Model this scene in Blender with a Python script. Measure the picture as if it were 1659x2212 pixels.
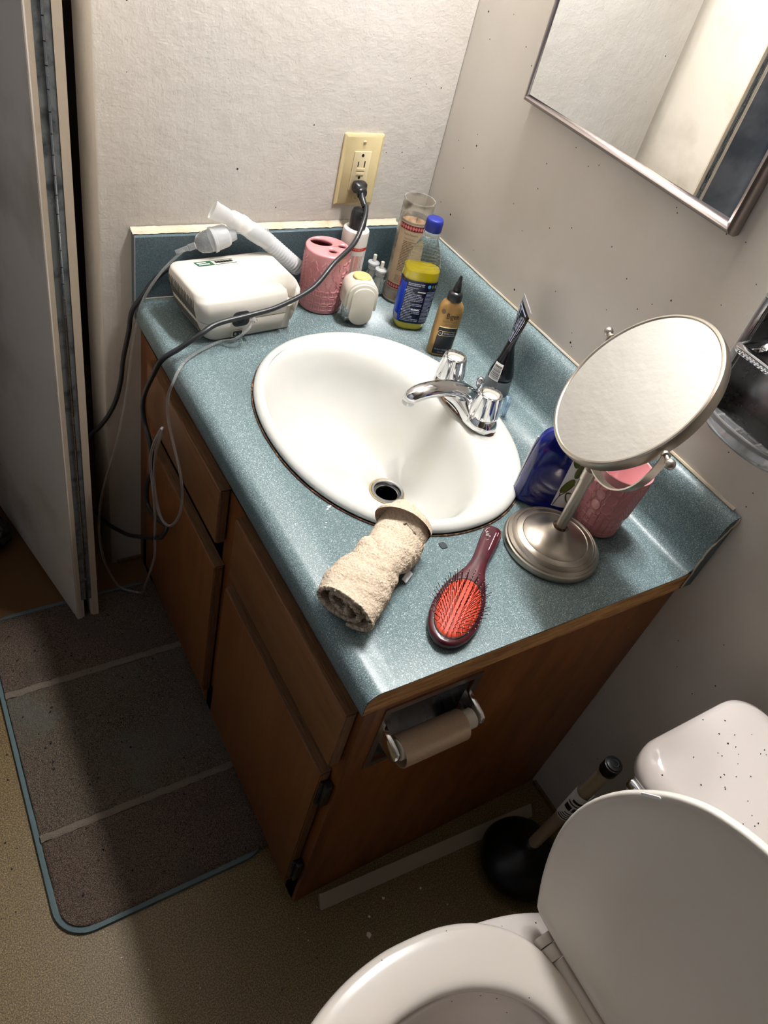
import bpy, bmesh, math, random
from mathutils import Vector, Matrix, noise, Euler
random.seed(7)
for o in list(bpy.data.objects): bpy.data.objects.remove(o)
SC = bpy.context.scene; COL = SC.collection
PI = math.pi; sin = math.sin; cos = math.cos
H = .6806; L = .838; D = .563      # counter height, length, depth

# ------------------------------------------------------------------ camera, world, exposure
cam = bpy.data.objects.new('camera', bpy.data.cameras.new('camera')); COL.objects.link(cam)
cam.matrix_world = Matrix(((.84565559, .21397362, -.48896004, -.91221917), (-.48772957, .68187161, -.5451339, -1.16151329),
                           (.2167637, .6994758, .6809898, 1.39297538), (0, 0, 0, 1)))
cam.data.sensor_fit = 'VERTICAL'; cam.data.sensor_height = 36.0; cam.data.lens = 1654.723 * 36.0 / 2212
cam.data.clip_start = .02
SC.camera = cam
SC.view_settings.view_transform = 'Standard'; SC.view_settings.look = 'None'
SC.view_settings.gamma = 1; SC.view_settings.use_curve_mapping = False
SC.view_settings.exposure = 0.0
w = bpy.data.worlds.new('world'); SC.world = w; w.use_nodes = True
w.node_tree.nodes['Background'].inputs[0].default_value = (.9, .85, .78, 1)
w.node_tree.nodes['Background'].inputs[1].default_value = .008
LAMP = 385.0      # emission strength of the frosted lamp bar over the mirror

# ------------------------------------------------------------------ materials
def pm(name, col, rough=.5, metal=0, trans=0, ior=1.45, spec=.5, coat=0, n=None, bump=None, specks=None, emit=None, sss=0, n2=None, wood=None, rn=None, alpha=None):
    """n/n2: (scale, colour, lo, hi[, stretch]) noise-mixed colour; bump: list of (scale, strength, dist[, stretch]); specks: (scale, radius, keep, colour)"""
    m = bpy.data.materials.new(name); m.use_nodes = True; nt = m.node_tree; N = nt.nodes; K = nt.links
    b = N['Principled BSDF']; tc = N.new('ShaderNodeTexCoord')
    def I(k, v): b.inputs[k].default_value = v
    I('Roughness', rough); I('Metallic', metal); I('IOR', ior); I('Specular IOR Level', spec); I('Transmission Weight', trans); I('Coat Weight', coat)
    if alpha is not None: I('Alpha', alpha)
    if sss: I('Subsurface Weight', sss); I('Subsurface Scale', .01)
    def mapped(st):
        if not st: return tc.outputs['Object']
        mp = N.new('ShaderNodeMapping'); mp.inputs['Scale'].default_value = st; K.new(tc.outputs['Object'], mp.inputs[0]); return mp.outputs[0]
    def nz(scale, st=None, det=6, rg=.55):
        t = N.new('ShaderNodeTexNoise'); t.inputs['Scale'].default_value = scale; t.inputs['Detail'].default_value = det; t.inputs['Roughness'].default_value = rg
        K.new(mapped(st), t.inputs['Vector']); return t.outputs[0]
    def rng(src, lo, hi, a=0, c=1):
        r = N.new('ShaderNodeMapRange'); K.new(src, r.inputs[0]); r.inputs[1].default_value = lo; r.inputs[2].default_value = hi
        r.inputs[3].default_value = a; r.inputs[4].default_value = c; return r.outputs[0]
    def mix(f, A, B):
        x = N.new('ShaderNodeMix'); x.data_type = 'RGBA'
        if f is not None: K.new(f, x.inputs[0])
        for k, s in ((6, A), (7, B)):
            if isinstance(s, tuple): x.inputs[k].default_value = (*s[:3], 1)
            else: K.new(s, x.inputs[k])
        return x.outputs[2]
    c = col
    if wood:
        sc, st, dark = wood
        c = mix(rng(nz(sc, st, 8, .65), .35, .68), c, dark)
        c = mix(rng(nz(sc * 9, tuple(a * 1 for a in st), 4, .7), .5, .8, 0, .55), c, tuple(a * .35 for a in dark))
    for q in (n or []), (n2 or []):
        if q: c = mix(rng(nz(q[0], q[4] if len(q) > 4 else None), q[2], q[3]), c, q[1])
    for s in (specks or []):
        v = N.new('ShaderNodeTexVoronoi'); v.inputs['Scale'].default_value = s[0]; K.new(tc.outputs['Object'], v.inputs['Vector'])
        a = N.new('ShaderNodeMath'); a.operation = 'LESS_THAN'; K.new(v.outputs['Distance'], a.inputs[0]); a.inputs[1].default_value = s[1]
        sp = N.new('ShaderNodeSeparateColor'); K.new(v.outputs['Color'], sp.inputs[0])
        g = N.new('ShaderNodeMath'); g.operation = 'LESS_THAN'; K.new(sp.outputs[0], g.inputs[0]); g.inputs[1].default_value = s[2]
        p = N.new('ShaderNodeMath'); p.operation = 'MULTIPLY'; K.new(a.outputs[0], p.inputs[0]); K.new(g.outputs[0], p.inputs[1])
        c = mix(p.outputs[0], c, s[3])
    if isinstance(c, tuple): I('Base Color', (*c[:3], 1))
    else: K.new(c, b.inputs['Base Color'])
    if rn: K.new(rng(nz(rn[0]), .3, .7, rn[1], rn[2]), b.inputs['Roughness'])
    prev = None
    for q in (bump or []):
        bp = N.new('ShaderNodeBump'); bp.inputs['Strength'].default_value = q[1]; bp.inputs['Distance'].default_value = q[2]
        K.new(nz(q[0], q[3] if len(q) > 3 else None), bp.inputs['Height'])
        if prev: K.new(prev, bp.inputs['Normal'])
        prev = bp.outputs[0]
    if prev: K.new(prev, b.inputs['Normal'])
    if emit: I('Emission Color', (*emit[:3], 1)); I('Emission Strength', emit[3])
    return m
def s(r, g, b):   # sRGB 0-255 -> linear
    return tuple(((x / 255) / 12.92 if x <= 10 else ((x / 255 + .055) / 1.055) ** 2.4) for x in (r, g, b))
M = {}
DOT = (s(20, 16, 14))
M['wall'] = pm('wall_paint', s(205, 198, 189), .55, n=(3, s(194, 185, 173), .5, .75), n2=(14, s(190, 178, 156), .68, .82),
               bump=[(300, .6, .0008), (110, .5, .0012), (26, .5, .003), (34, .45, .003, (1, 1, .22))], specks=[(28, .05, .22, DOT), (14, .035, .3, s(70, 45, 20)), (60, .08, .06, s(90, 70, 50))])
M['wall_r'] = pm('wall_paint_side', s(198, 191, 181), .6, n=(4, s(188, 180, 168), .5, .75),
                 bump=[(420, .35, .0004), (30, .2, .001)], specks=[(24, .045, .2, DOT), (10, .03, .3, s(80, 55, 30)), (60, .07, .05, s(100, 80, 60))])
M['ceil'] = pm('darkened_ceiling', s(112, 104, 94), .8)  # unseen ceiling, coloured dark so that less light bounces down
M['dim'] = pm('darkened_unseen_walls', s(66, 58, 48), .7)  # dark colour keeps the unseen walls from bouncing light into the shadows
M['floor'] = pm('speckled_tan_vinyl', s(122, 102, 60), .42, n=(450, s(74, 58, 30), .42, .56), n2=(620, s(190, 168, 128), .62, .7), bump=[(500, .5, .0008)],
                specks=[(45, .05, .05, DOT), (30, .03, .05, s(220, 210, 190))])
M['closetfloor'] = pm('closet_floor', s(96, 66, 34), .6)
M['rug'] = pm('rug_pile', s(116, 104, 88), .95, spec=.1, n=(650, s(62, 54, 48), .42, .58), n2=(7, s(96, 100, 92), .52, .78), bump=[(420, 1, .004), (60, .4, .003)],
              specks=[(70, .09, .10, s(18, 14, 12)), (160, .07, .08, s(35, 28, 26))])
M['rugb'] = pm('rug_pile_band', s(114, 98, 84), .95, spec=.1, n=(650, s(60, 50, 46), .42, .58), n2=(6, s(80, 76, 70), .52, .72), bump=[(420, 1, .004), (60, .4, .003)],
               specks=[(60, .09, .10, s(18, 14, 12)), (150, .07, .08, s(35, 28, 26))])
M['rugline'] = pm('rug_ridge', s(128, 116, 102), .95, spec=.1, n=(1300, s(96, 86, 76), .42, .62), bump=[(420, 1, .003)])
M['bind'] = pm('rug_binding', s(84, 100, 102), .85, bump=[(600, .8, .001)])
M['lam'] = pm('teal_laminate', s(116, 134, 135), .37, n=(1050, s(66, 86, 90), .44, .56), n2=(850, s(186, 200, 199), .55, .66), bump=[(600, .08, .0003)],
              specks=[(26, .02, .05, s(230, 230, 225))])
M['lamv'] = pm('teal_laminate_shaded', s(92, 108, 112), .45, n=(1300, s(54, 68, 75), .44, .56), n2=(1050, s(130, 145, 147), .6, .7), specks=[(30, .025, .05, s(215, 215, 205))])  # darker copy of the laminate; shade on the splashes is in its colour
M['core'] = pm('particle_board', s(216, 164, 104), .75, wood=(16, (1, .1, 9), s(140, 98, 54)), bump=[(240, .8, .0015, (.3, 1, 1))])
M['wood_v'] = pm('oak_vertical_grain', s(122, 76, 36), .42, wood=(11, (5, 5, .35), s(108, 62, 26)), bump=[(70, .25, .0004, (6, 6, .3))], specks=[(26, .03, .06, s(190, 150, 110))])
M['wood_h'] = pm('oak_horizontal_grain', s(128, 86, 50), .42, wood=(11, (5, .35, 5), s(112, 72, 38)), bump=[(70, .3, .0004, (6, .3, 6))], specks=[(30, .03, .06, s(190, 150, 110))])
M['wood_f'] = pm('oak_frame', s(134, 80, 38), .4, wood=(12, (5, 4, .3), s(98, 54, 22)))
M['wood_edge'] = pm('plywood_edge', s(134, 98, 62), .7, wood=(40, (30, .6, .6), s(72, 46, 26)), bump=[(300, .8, .001)])
M['wood_side'] = pm('oak_side_panel', s(150, 92, 42), .4, wood=(8, (5, 5, .7), s(112, 64, 25)), specks=[(34, .05, .07, s(200, 170, 140))], bump=[(60, .2, .0004, (6, 6, .5))])
M['black'] = pm('black_void', (.004, .004, .004), .7)
M['blackpl'] = pm('black_plastic', (.012, .012, .014), .3)
M['cord'] = pm('black_cord_rubber', (.016, .017, .019), .38)
M['rubber'] = pm('plunger_rubber', (.004, .004, .0045), .35)
M['porc'] = pm('white_porcelain', s(205, 204, 197), .1, coat=.35, n=(7, s(202, 197, 182), .5, .8), spec=.6)
M['toilet'] = pm('toilet_porcelain', s(208, 199, 192), .12, coat=.3, spec=.55, specks=[(110, .13, .10, s(60, 50, 45)), (40, .045, .12, DOT)])
M['seat'] = pm('toilet_seat_plastic', s(208, 199, 188), .22, specks=[(110, .09, .05, s(70, 60, 50))])
M['lidm'] = pm('toilet_lid_plastic', s(226, 219, 207), .25)
M['recesschrome'] = pm('chrome_recess_shade', (.15, .15, .16), .25, 1, rn=(30, .2, .35))  # chrome darkened in colour to stand in for shade inside the recess
M['chrome'] = pm('chrome', (.72, .73, .75), .09, 1, rn=(30, .06, .14))
M['chromed'] = pm('dull_chrome', (.36, .36, .36), .25, 1, rn=(30, .2, .3))
M['nickel'] = pm('brushed_nickel', s(184, 176, 164), .33, 1, n=(24, s(158, 146, 130), .55, .8), rn=(30, .3, .4))
M['alu'] = pm('aluminium_frame', s(170, 160, 158), .28, 1)
M['mirror'] = pm('mirror_glass', (.86, .88, .87), .0, 1)
M['mirror2'] = pm('dusty_mirror_glass', (.84, .85, .83), .03, 1, specks=[(60, .05, .03, (.2, .2, .2))])
M['door'] = pm('painted_door', s(212, 202, 188), .5, n=(4, s(160, 146, 128), .5, .75), specks=[(20, .05, .12, s(150, 90, 60)), (26, .03, .1, DOT)])
M['dooredge'] = pm('door_edge_paint', s(196, 178, 154), .5, n=(16, s(180, 150, 120), .6, .78), bump=[(80, .4, .001)])
M['steel'] = pm('hinge_steel', s(140, 144, 144), .45, .6, n=(40, s(80, 84, 88), .5, .7))
M['ivory'] = pm('ivory_plastic', s(204, 186, 142), .32, n=(30, s(194, 174, 128), .5, .8), specks=[(60, .05, .05, s(90, 70, 40))])
M['ivoryl'] = pm('ivory_device', s(208, 192, 154), .35)
M['caulk'] = pm('yellowed_caulk', s(186, 172, 148), .6, n=(30, s(164, 134, 96), .55, .8), bump=[(120, .6, .001)], n2=(12, s(186, 180, 168), .45, .65))
M['grime'] = pm('dark_grime', s(62, 38, 22), .8, n=(160, s(150, 110, 76), .5, .68))
M['rust'] = pm('sink_rust_ring', s(186, 168, 124), .3, n=(60, s(150, 112, 60), .5, .75))
M['pink'] = pm('pink_glazed_ceramic', s(206, 138, 140), .2, coat=.4, n=(22, s(196, 124, 127), .5, .8))
M['pinkin'] = pm('pink_glaze_dark', s(150, 66, 70), .3)
M['neb'] = pm('off_white_plastic', s(204, 198, 187), .38, n=(10, s(198, 187, 175), .5, .8), bump=[(500, .15, .0003)])
M['nebg'] = pm('grey_white_plastic', s(188, 184, 172), .42)
M['nebd'] = pm('vent_slot', s(120, 114, 104), .6)
M['white'] = pm('white_plastic', s(212, 205, 196), .35)
M['airw'] = pm('freshener_white', s(208, 202, 187), .38, n=(30, s(196, 185, 164), .55, .75))
M['oil'] = pm('yellow_oil_stain', s(206, 184, 118), .4, n=(90, s(160, 110, 40), .55, .7))
M['clear'] = pm('clear_plastic', (.95, .96, .97), .06, trans=.9, ior=1.15, coat=.5)
M['frost'] = pm('frosted_plastic', (.9, .9, .88), .2, trans=.86, ior=1.15, coat=.5)
M['milky'] = pm('milky_plastic', (.95, .95, .94), .25, trans=.6, ior=1.12, coat=.3)
M['glass'] = pm('glass', (.97, .98, .97), .03, trans=1, ior=1.04, coat=.8)
M['glass2'] = pm('thick_glass', (.86, .88, .86), .06, trans=.92, ior=1.3)
M['glassd'] = pm('sooty_glass', (.78, .75, .68), .12, trans=.8, ior=1.06, coat=.6, n=(40, (.3, .27, .24), .5, .7))
M['blueclear'] = pm('pale_blue_clear_plastic', (.55, .68, .85), .08, trans=.9, ior=1.2)
M['liq'] = pm('yellow_mouthwash', s(214, 196, 10), .12, spec=.6)
M['liqd'] = pm('yellow_liquid_base', s(170, 146, 8), .15)
M['bluecap'] = pm('blue_cap', s(30, 42, 128), .4)
M['bluelab'] = pm('blue_label', s(14, 58, 190), .22)
M['navylab'] = pm('navy_label', s(8, 14, 46), .25)
M['txt'] = pm('white_print', s(176, 180, 205), .4)
M['txtw'] = pm('bright_white_print', s(240, 240, 240), .4)
M['txtb'] = pm('black_print', s(20, 16, 12), .5)
M['txtbr'] = pm('brown_print', s(110, 88, 64), .6)
M['txtg'] = pm('gold_brown_print', s(120, 100, 66), .5)
M['red'] = pm('red_print', s(205, 36, 24), .4)
M['redp'] = pm('pale_red_print', s(222, 160, 148), .5)
M['maroon'] = pm('maroon_border', s(110, 24, 30), .5)
M['rose'] = pm('rose_diamond', s(205, 120, 118), .5)
M['cream'] = pm('cream_label', s(190, 168, 138), .5, n=(30, s(176, 152, 122), .5, .75))
M['wax'] = pm('candle_wax', s(176, 132, 78), .5, n=(20, s(140, 98, 52), .45, .65))
M['soot'] = pm('soot', s(70, 60, 50), .8, n=(60, s(150, 140, 120), .5, .6))
M['gold'] = pm('metallic_gold_plastic', s(168, 132, 80), .32, .45)
M['goldl'] = pm('gold_foil', s(235, 215, 160), .22, .7)
M['blklab'] = pm('black_label', s(24, 24, 32), .28)
M['greyp'] = pm('grey_cap_plastic', s(120, 128, 130), .3, trans=.3)
M['blktube'] = pm('black_tube_foil', s(14, 13, 18), .16, coat=.6)
M['crimp'] = pm('grey_crimp', s(150, 146, 146), .4)
M['barlab'] = pm('barcode_white', s(232, 232, 226), .5)
M['bluefoil'] = pm('glossy_blue_wrap', s(8, 18, 104), .1, coat=.8, n=(30, s(16, 30, 130), .5, .7), bump=[(22, .35, .004)])
M['leaf'] = pm('olive_leaf_print', s(92, 104, 36), .35, n=(60, s(58, 70, 20), .5, .7))
M['brush'] = pm('dark_cherry_lacquer', s(72, 20, 32), .28, coat=.3, n=(60, s(48, 12, 22), .45, .7))
M['pad'] = pm('orange_red_rubber', s(206, 66, 36), .55, n=(200, s(170, 44, 24), .5, .65))
M['pin'] = pm('dark_pin', s(44, 18, 18), .35)
M['tip'] = pm('pin_tip', s(220, 200, 196), .3)
M['towel'] = pm('beige_terry', s(220, 202, 180), .95, spec=.1, n=(300, s(196, 176, 152), .38, .6), bump=[(450, .8, .0025), (1000, .5, .001)])
M['card'] = pm('cardboard_tube', s(172, 148, 124), .8, n=(1100, s(156, 132, 108), .4, .65))
M['spindle'] = pm('off_white_spindle', s(206, 200, 182), .4)
M['strip'] = pm('loose_vinyl_trim', s(150, 136, 118), .45)
M['handle'] = pm('pale_wood_handle', s(158, 140, 112), .5)
M['curtain'] = pm('blue_grey_curtain', s(150, 153, 160), .6, n=(8, s(106, 112, 122), .45, .65), bump=[(200, .2, .001)])
M['lamp'] = pm('lamp_glass', (1, .95, .88), .4, emit=(.985, .985, 1, LAMP))
M['crumb'] = pm('pale_crumbs', s(206, 190, 170), .8)
M['dark'] = pm('dark_scrap', s(40, 46, 50), .7)
M['bag'] = pm('black_plastic_bag', (.01, .01, .012), .2)
M['tub'] = pm('tub_white', s(215, 212, 205), .2)

# ------------------------------------------------------------------ geometry kit
class G:
    def __init__(self): self.v = []; self.f = []; self.m = []
    def add(self, vs, fs, mi=0):
        o = len(self.v); self.v += [tuple(p) for p in vs]; self.f += [tuple(i + o for i in f) for f in fs]; self.m += [mi] * len(fs); return self
    def box(self, x0, x1, y0, y1, z0, z1, mi=0, T=None):
        vs = [(x, y, z) for z in (z0, z1) for y in (y0, y1) for x in (x0, x1)]
        if T: vs = [T @ Vector(p) for p in vs]
        return self.add(vs, [(0, 2, 3, 1), (4, 5, 7, 6), (0, 1, 5, 4), (2, 6, 7, 3), (0, 4, 6, 2), (1, 3, 7, 5)], mi)
    def rings(self, R, mi=0, close=False, cap0=False, cap1=False):
        n = len(R[0]); vs = [p for r in R for p in r]; fs = []
        for i in range(len(R) - 1 + (1 if close else 0)):
            a = i * n; b = ((i + 1) % len(R)) * n
            for j in range(n): k = (j + 1) % n; fs.append((a + j, a + k, b + k, b + j))
        if cap0: fs.append(tuple(range(n - 1, -1, -1)))
        if cap1: fs.append(tuple(range((len(R) - 1) * n, len(R) * n)))
        return self.add(vs, fs, mi)
    def lathe(self, prof, seg=40, c=(0, 0, 0), mi=0, cap0=True, cap1=True, T=None):
        R = []
        for r, z in prof:
            q = [Vector((r * cos(2 * PI * j / seg), r * sin(2 * PI * j / seg), z)) for j in range(seg)]
            if T: q = [T @ p for p in q]
            R.append([p + Vector(c) for p in q])
        return self.rings(R, mi, cap0=cap0, cap1=cap1)
    def grid(self, nu, nv, fn, mi=0):
        vs = [fn(i / (nu - 1), j / (nv - 1)) for j in range(nv) for i in range(nu)]
        return self.add(vs, [(j * nu + i, j * nu + i + 1, (j + 1) * nu + i + 1, (j + 1) * nu + i) for j in range(nv - 1) for i in range(nu - 1)], mi)
    def tube(self, pts, r, seg=10, mi=0, cap=True, sm=0):
        P = [Vector(p) for p in pts]
        if sm: P = spline(P, sm)
        rr = r if callable(r) else (lambda t: r)
        up = Vector((0, 0, 1)); R = []; n = len(P); N = None
        for i, p in enumerate(P):
            t = (P[min(i + 1, n - 1)] - P[max(i - 1, 0)]).normalized()
            if N is None:
                N = t.cross(up if abs(t.z) < .9 else Vector((1, 0, 0))).normalized()
            N = (N - t * N.dot(t)).normalized(); B = t.cross(N); q = rr(i / (n - 1))
            R.append([p + (N * cos(2 * PI * j / seg) + B * sin(2 * PI * j / seg)) * q for j in range(seg)])
        return self.rings(R, mi, cap0=cap, cap1=cap)
    def prism(self, poly, z0, z1, mi=0, T=None):
        n = len(poly); vs = [Vector((x, y, z0)) for x, y in poly] + [Vector((x, y, z1)) for x, y in poly]
        if T: vs = [T @ p for p in vs]
        return self.add(vs, [tuple(range(n - 1, -1, -1)), tuple(range(n, 2 * n))] + [(i, (i + 1) % n, n + (i + 1) % n, n + i) for i in range(n)], mi)
    def ball(self, c, r, mi=0, seg=14):
        k = seg // 2
        return self.lathe([(max(1e-5, r * sin(PI * i / k)), -r * cos(PI * i / k)) for i in range(k + 1)], seg, c, mi, False, False)
def spline(P, k):
    out = []
    for i in range(len(P) - 1):
        a = P[max(i - 1, 0)]; b = P[i]; c = P[i + 1]; d = P[min(i + 2, len(P) - 1)]
        for j in range(k):
            t = j / k; out.append(.5 * ((2 * b) + (c - a) * t + (2 * a - 5 * b + 4 * c - d) * t * t + (3 * b - a - 3 * c + d) * t ** 3))
    out.append(P[-1]); return out
def wm(o):
    m = Matrix.Identity(4)
    while o is not None: m = o.matrix_basis @ m; o = o.parent
    return m
def mk(name, g, mats, parent=None, bevel=0, bseg=2, ang=35, sub=0, world=True, hide=False):
    """one mesh object; geometry is given in world coordinates unless world=False"""
    me = bpy.data.meshes.new(name)
    vs = g.v
    if parent is not None and world:
        iv = wm(parent).inverted(); vs = [tuple(iv @ Vector(p)) for p in vs]
    me.from_pydata(vs, [], g.f)
    for m in (mats if isinstance(mats, (list, tuple)) else [mats]): me.materials.append(M[m])
    me.polygons.foreach_set('material_index', g.m)
    bm = bmesh.new(); bm.from_mesh(me)
    bmesh.ops.recalc_face_normals(bm, faces=bm.faces)
    if bevel:
        es = [e for e in bm.edges if len(e.link_faces) == 2 and e.calc_face_angle(0) > math.radians(ang)]
        bmesh.ops.bevel(bm, geom=es, offset=bevel, segments=bseg, profile=.5, affect='EDGES', clamp_overlap=True)
    bm.to_mesh(me); bm.free()
    me.polygons.foreach_set('use_smooth', [True] * len(me.polygons)); me.set_sharp_from_angle(angle=math.radians(max(ang, 30) + 5))
    o = bpy.data.objects.new(name, me); COL.objects.link(o)
    if parent is not None: o.parent = parent
    if sub: md = o.modifiers.new('sub', 'SUBSURF'); md.levels = sub; md.render_levels = sub
    return o
def tag(o, label=None, cat=None, group=None, kind=None):
    if label: o['label'] = label
    if cat: o['category'] = cat
    if group: o['group'] = group
    if kind: o['kind'] = kind
    return o
def thing(name, label, cat, loc=(0, 0, 0), rz=0, group=None):
    o = bpy.data.objects.new(name, None); COL.objects.link(o); o.location = loc; o.rotation_euler = (0, 0, rz); o.empty_display_size = .02
    return tag(o, label, cat, group)
def struct(name, g, mats, parent=None, **k):
    o = mk(name, g, mats, parent, **k)
    if parent is None: o['kind'] = 'structure'
    return o
def rrect(x0, x1, y0, y1, r, n=6):
    out = []
    for cx, cy, a in ((x1 - r, y1 - r, 0), (x0 + r, y1 - r, 90), (x0 + r, y0 + r, 180), (x1 - r, y0 + r, 270)):
        for i in range(n + 1): t = math.radians(a + 90 * i / n); out.append((cx + r * cos(t), cy + r * sin(t)))
    return out
def sup(a, b, n, z=0, seg=48, cx=0, cy=0, rot=0):
    R = []
    for j in range(seg):
        t = 2 * PI * j / seg; c_, s_ = cos(t), sin(t)
        x = a * math.copysign(abs(c_) ** (2 / n), c_); y = b * math.copysign(abs(s_) ** (2 / n), s_)
        R.append(Vector((cx + x * cos(rot) - y * sin(rot), cy + x * sin(rot) + y * cos(rot), z)))
    return R
def text_geo(body, size, shear=0, w=None):
    cu = bpy.data.curves.new('t', 'FONT'); cu.body = body; cu.size = size; cu.align_x = 'CENTER'; cu.align_y = 'CENTER'; cu.shear = shear; cu.resolution_u = 3
    o = bpy.data.objects.new('t', cu); COL.objects.link(o)
    dg = bpy.context.evaluated_depsgraph_get(); me = o.evaluated_get(dg).to_mesh()
    vs = [v.co.copy() for v in me.vertices]; fs = [tuple(p.vertices) for p in me.polygons]
    o.evaluated_get(dg).to_mesh_clear(); bpy.data.objects.remove(o); bpy.data.curves.remove(cu)
    if w and vs:
        W_ = max(p.x for p in vs) - min(p.x for p in vs); k = w / W_; vs = [Vector((p.x * k, p.y, 0)) for p in vs]
    return vs, fs
def put_text(g, body, size, fn, at=(0, 0), mi=0, shear=0, w=None):
    vs, fs = text_geo(body, size, shear, w)
    g.add([fn(p.x + at[0], p.y + at[1]) for p in vs], fs, mi)
def dashes(g, fn, x0, x1, y0, y1, n, mi=0, h=.5, seed=1, nx=7):
    """rows of illegible small print"""
    R = random.Random(seed); dy = (y1 - y0) / n
    for i in range(n):
        yc = y1 - (i + .5) * dy; x = x0; xe = x1 if R.random() > .25 else x0 + (x1 - x0) * R.uniform(.5, .9)
        while x < xe - 1e-4:
            wd = min(R.uniform(.04, .16) * (x1 - x0), xe - x)
            g.add([fn(x, yc - dy * h / 2), fn(x + wd, yc - dy * h / 2), fn(x + wd, yc + dy * h / 2), fn(x, yc + dy * h / 2)], [(0, 1, 2, 3)], mi); x += wd + .018 * (x1 - x0)
def patch(g, fn, x0, x1, y0, y1, nx=10, ny=1, mi=0):
    g.grid(nx + 1, ny + 1, lambda u, v: fn(x0 + (x1 - x0) * u, y0 + (y1 - y0) * v), mi)

# ------------------------------------------------------------------ room shell
RX0, RY0, RYC, CEIL = -1.62, -2.1, .75, 2.32
g = G(); g.box(RX0 - .1, .1, RY0 - .1, RYC + .1, -.06, 0); struct('floor', g, 'floor')
g = G(); g.box(RX0 - .1, .1, RY0 - .1, RYC + .1, CEIL, CEIL + .06); struct('ceiling', g, 'ceil')
g = G(); g.box(-.612, 0, 0, .10, 0, CEIL); struct('wall_back', g, 'wall', bevel=.004)
HY0, HY1, HZ0, HZ1 = -.872, -.708, .884, 1.04      # recess of the chrome holder
g = G()
ys = [RY0, HY0, HY1, 0.0]; zs = [0, HZ0, HZ1, CEIL]
for i in range(3):
    for j in range(3):
        if (i, j) != (1, 1): g.box(0, .1, ys[i], ys[i + 1], zs[j], zs[j + 1])
g.box(0, .1, 0, RYC, 0, CEIL)
struct('wall_right', g, 'wall_r')
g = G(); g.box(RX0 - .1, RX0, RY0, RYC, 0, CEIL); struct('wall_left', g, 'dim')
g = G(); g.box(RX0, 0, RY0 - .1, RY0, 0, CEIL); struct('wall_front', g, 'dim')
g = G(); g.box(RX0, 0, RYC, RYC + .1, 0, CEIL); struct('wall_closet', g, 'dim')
g = G(); g.box(-.60, -.53, -.006, 0, 0, .012); struct('baseboard_back', g, 'wood_edge')
g = G(); g.box(-.006, 0, -1.02, -.832, .0, .01); struct('baseboard_right', g, 'wood_edge')
g = G(); g.box(RX0, -.53, -.0785, RYC, 0, .002); struct('closet_floor_sheet', g, 'closetfloor')  # brown closet floor sheet; also colours the shaded floor strip by the rug

# bifold door, folded, its hinge edges facing us
dr = bpy.data.objects.new('door_1', None); COL.objects.link(dr); dr.location = (-.69, -.13, .012); dr['kind'] = 'structure'
def slab(p0, p1, t, z0, z1, side):
    a = Vector((*p0, 0)); b = Vector((*p1, 0)); d = (b - a).normalized(); nrm = Vector((-d.y, d.x, 0)) * side
    q = [a, b, b + nrm * t, a + nrm * t]
    return G().prism([(p.x, p.y) for p in q], z0, z1)
mk('door_panel', slab((-.704, -.131), (-.803, .36), .0155, .012, 2.03, 1), 'door', dr, bevel=.001, bseg=1)
mk('door_panel', slab((-.677, -.131), (-.656, .20), .0155, .012, 2.03, 1), 'door', dr, bevel=.001, bseg=1)
g = G(); g.box(-.7195, -.7097, -.1335, -.131, .012, 2.03); mk('edge_strip', g, 'dooredge', dr)
g = G(); g.box(-.6885, -.6768, -.1335, -.131, .012, 2.03); mk('edge_strip', g, 'dooredge', dr)
g = G(); g.box(-.7092, -.7000, -.1325, -.130, .07, 2.0); g.box(-.6968, -.6890, -.1325, -.130, .07, 2.0)
hg = mk('piano_hinge', g, 'steel', dr)
g = G()
for i in range(76): g.lathe([(.0021, .072 + i * .0255), (.0021, .072 + i * .0255 + .0243)], 8, (-.6984, -.1335, 0))
mk('hinge_knuckle', g, 'chromed', hg)

# shower curtain on its rod at the left side (seen in the wall mirror)
t = thing('shower_curtain', 'blue-grey shower curtain hanging in folds, seen in the wall mirror', 'curtain', (-1.28, -.3, .15))
g = G(); g.grid(260, 3, lambda u, v: (-1.28 + .028 * sin(u * 95) + .012 * sin(u * 41 + 1), -1.3 + 2.0 * u, .15 + 1.8 * v)); mk('curtain_panel', g, 'curtain', t, ang=80)
g = G(); g.tube([(-1.28, RY0 + .001, 1.985), (-1.28, RYC - .001, 1.985)], .0125, 14); mk('curtain_rod', g, 'chrome', t)

# lamp bar above the wall mirror
t = thing('vanity_light', 'frosted light bar on the side wall above the wall mirror', 'lamp', (-.0, -.40, 1.86))
g = G(); g.box(-.03, -.0005, -.59, -.06, 1.88, 1.98); mk('mounting_plate', g, 'chrome', t, bevel=.004)
for yc in (-.13, -.26, -.39, -.52):
    g = G(); g.lathe([(.02, 0), (.02, .03)], 20, (-.0295, yc, 1.93), T=Matrix.Rotation(-PI / 2, 4, 'Y')); mk('lamp_socket', g, 'chrome', t)
    g = G(); g.ball((-.095, yc, 1.93), .040, seg=28); mk('globe_bulb', g, 'lamp', t)

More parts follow.
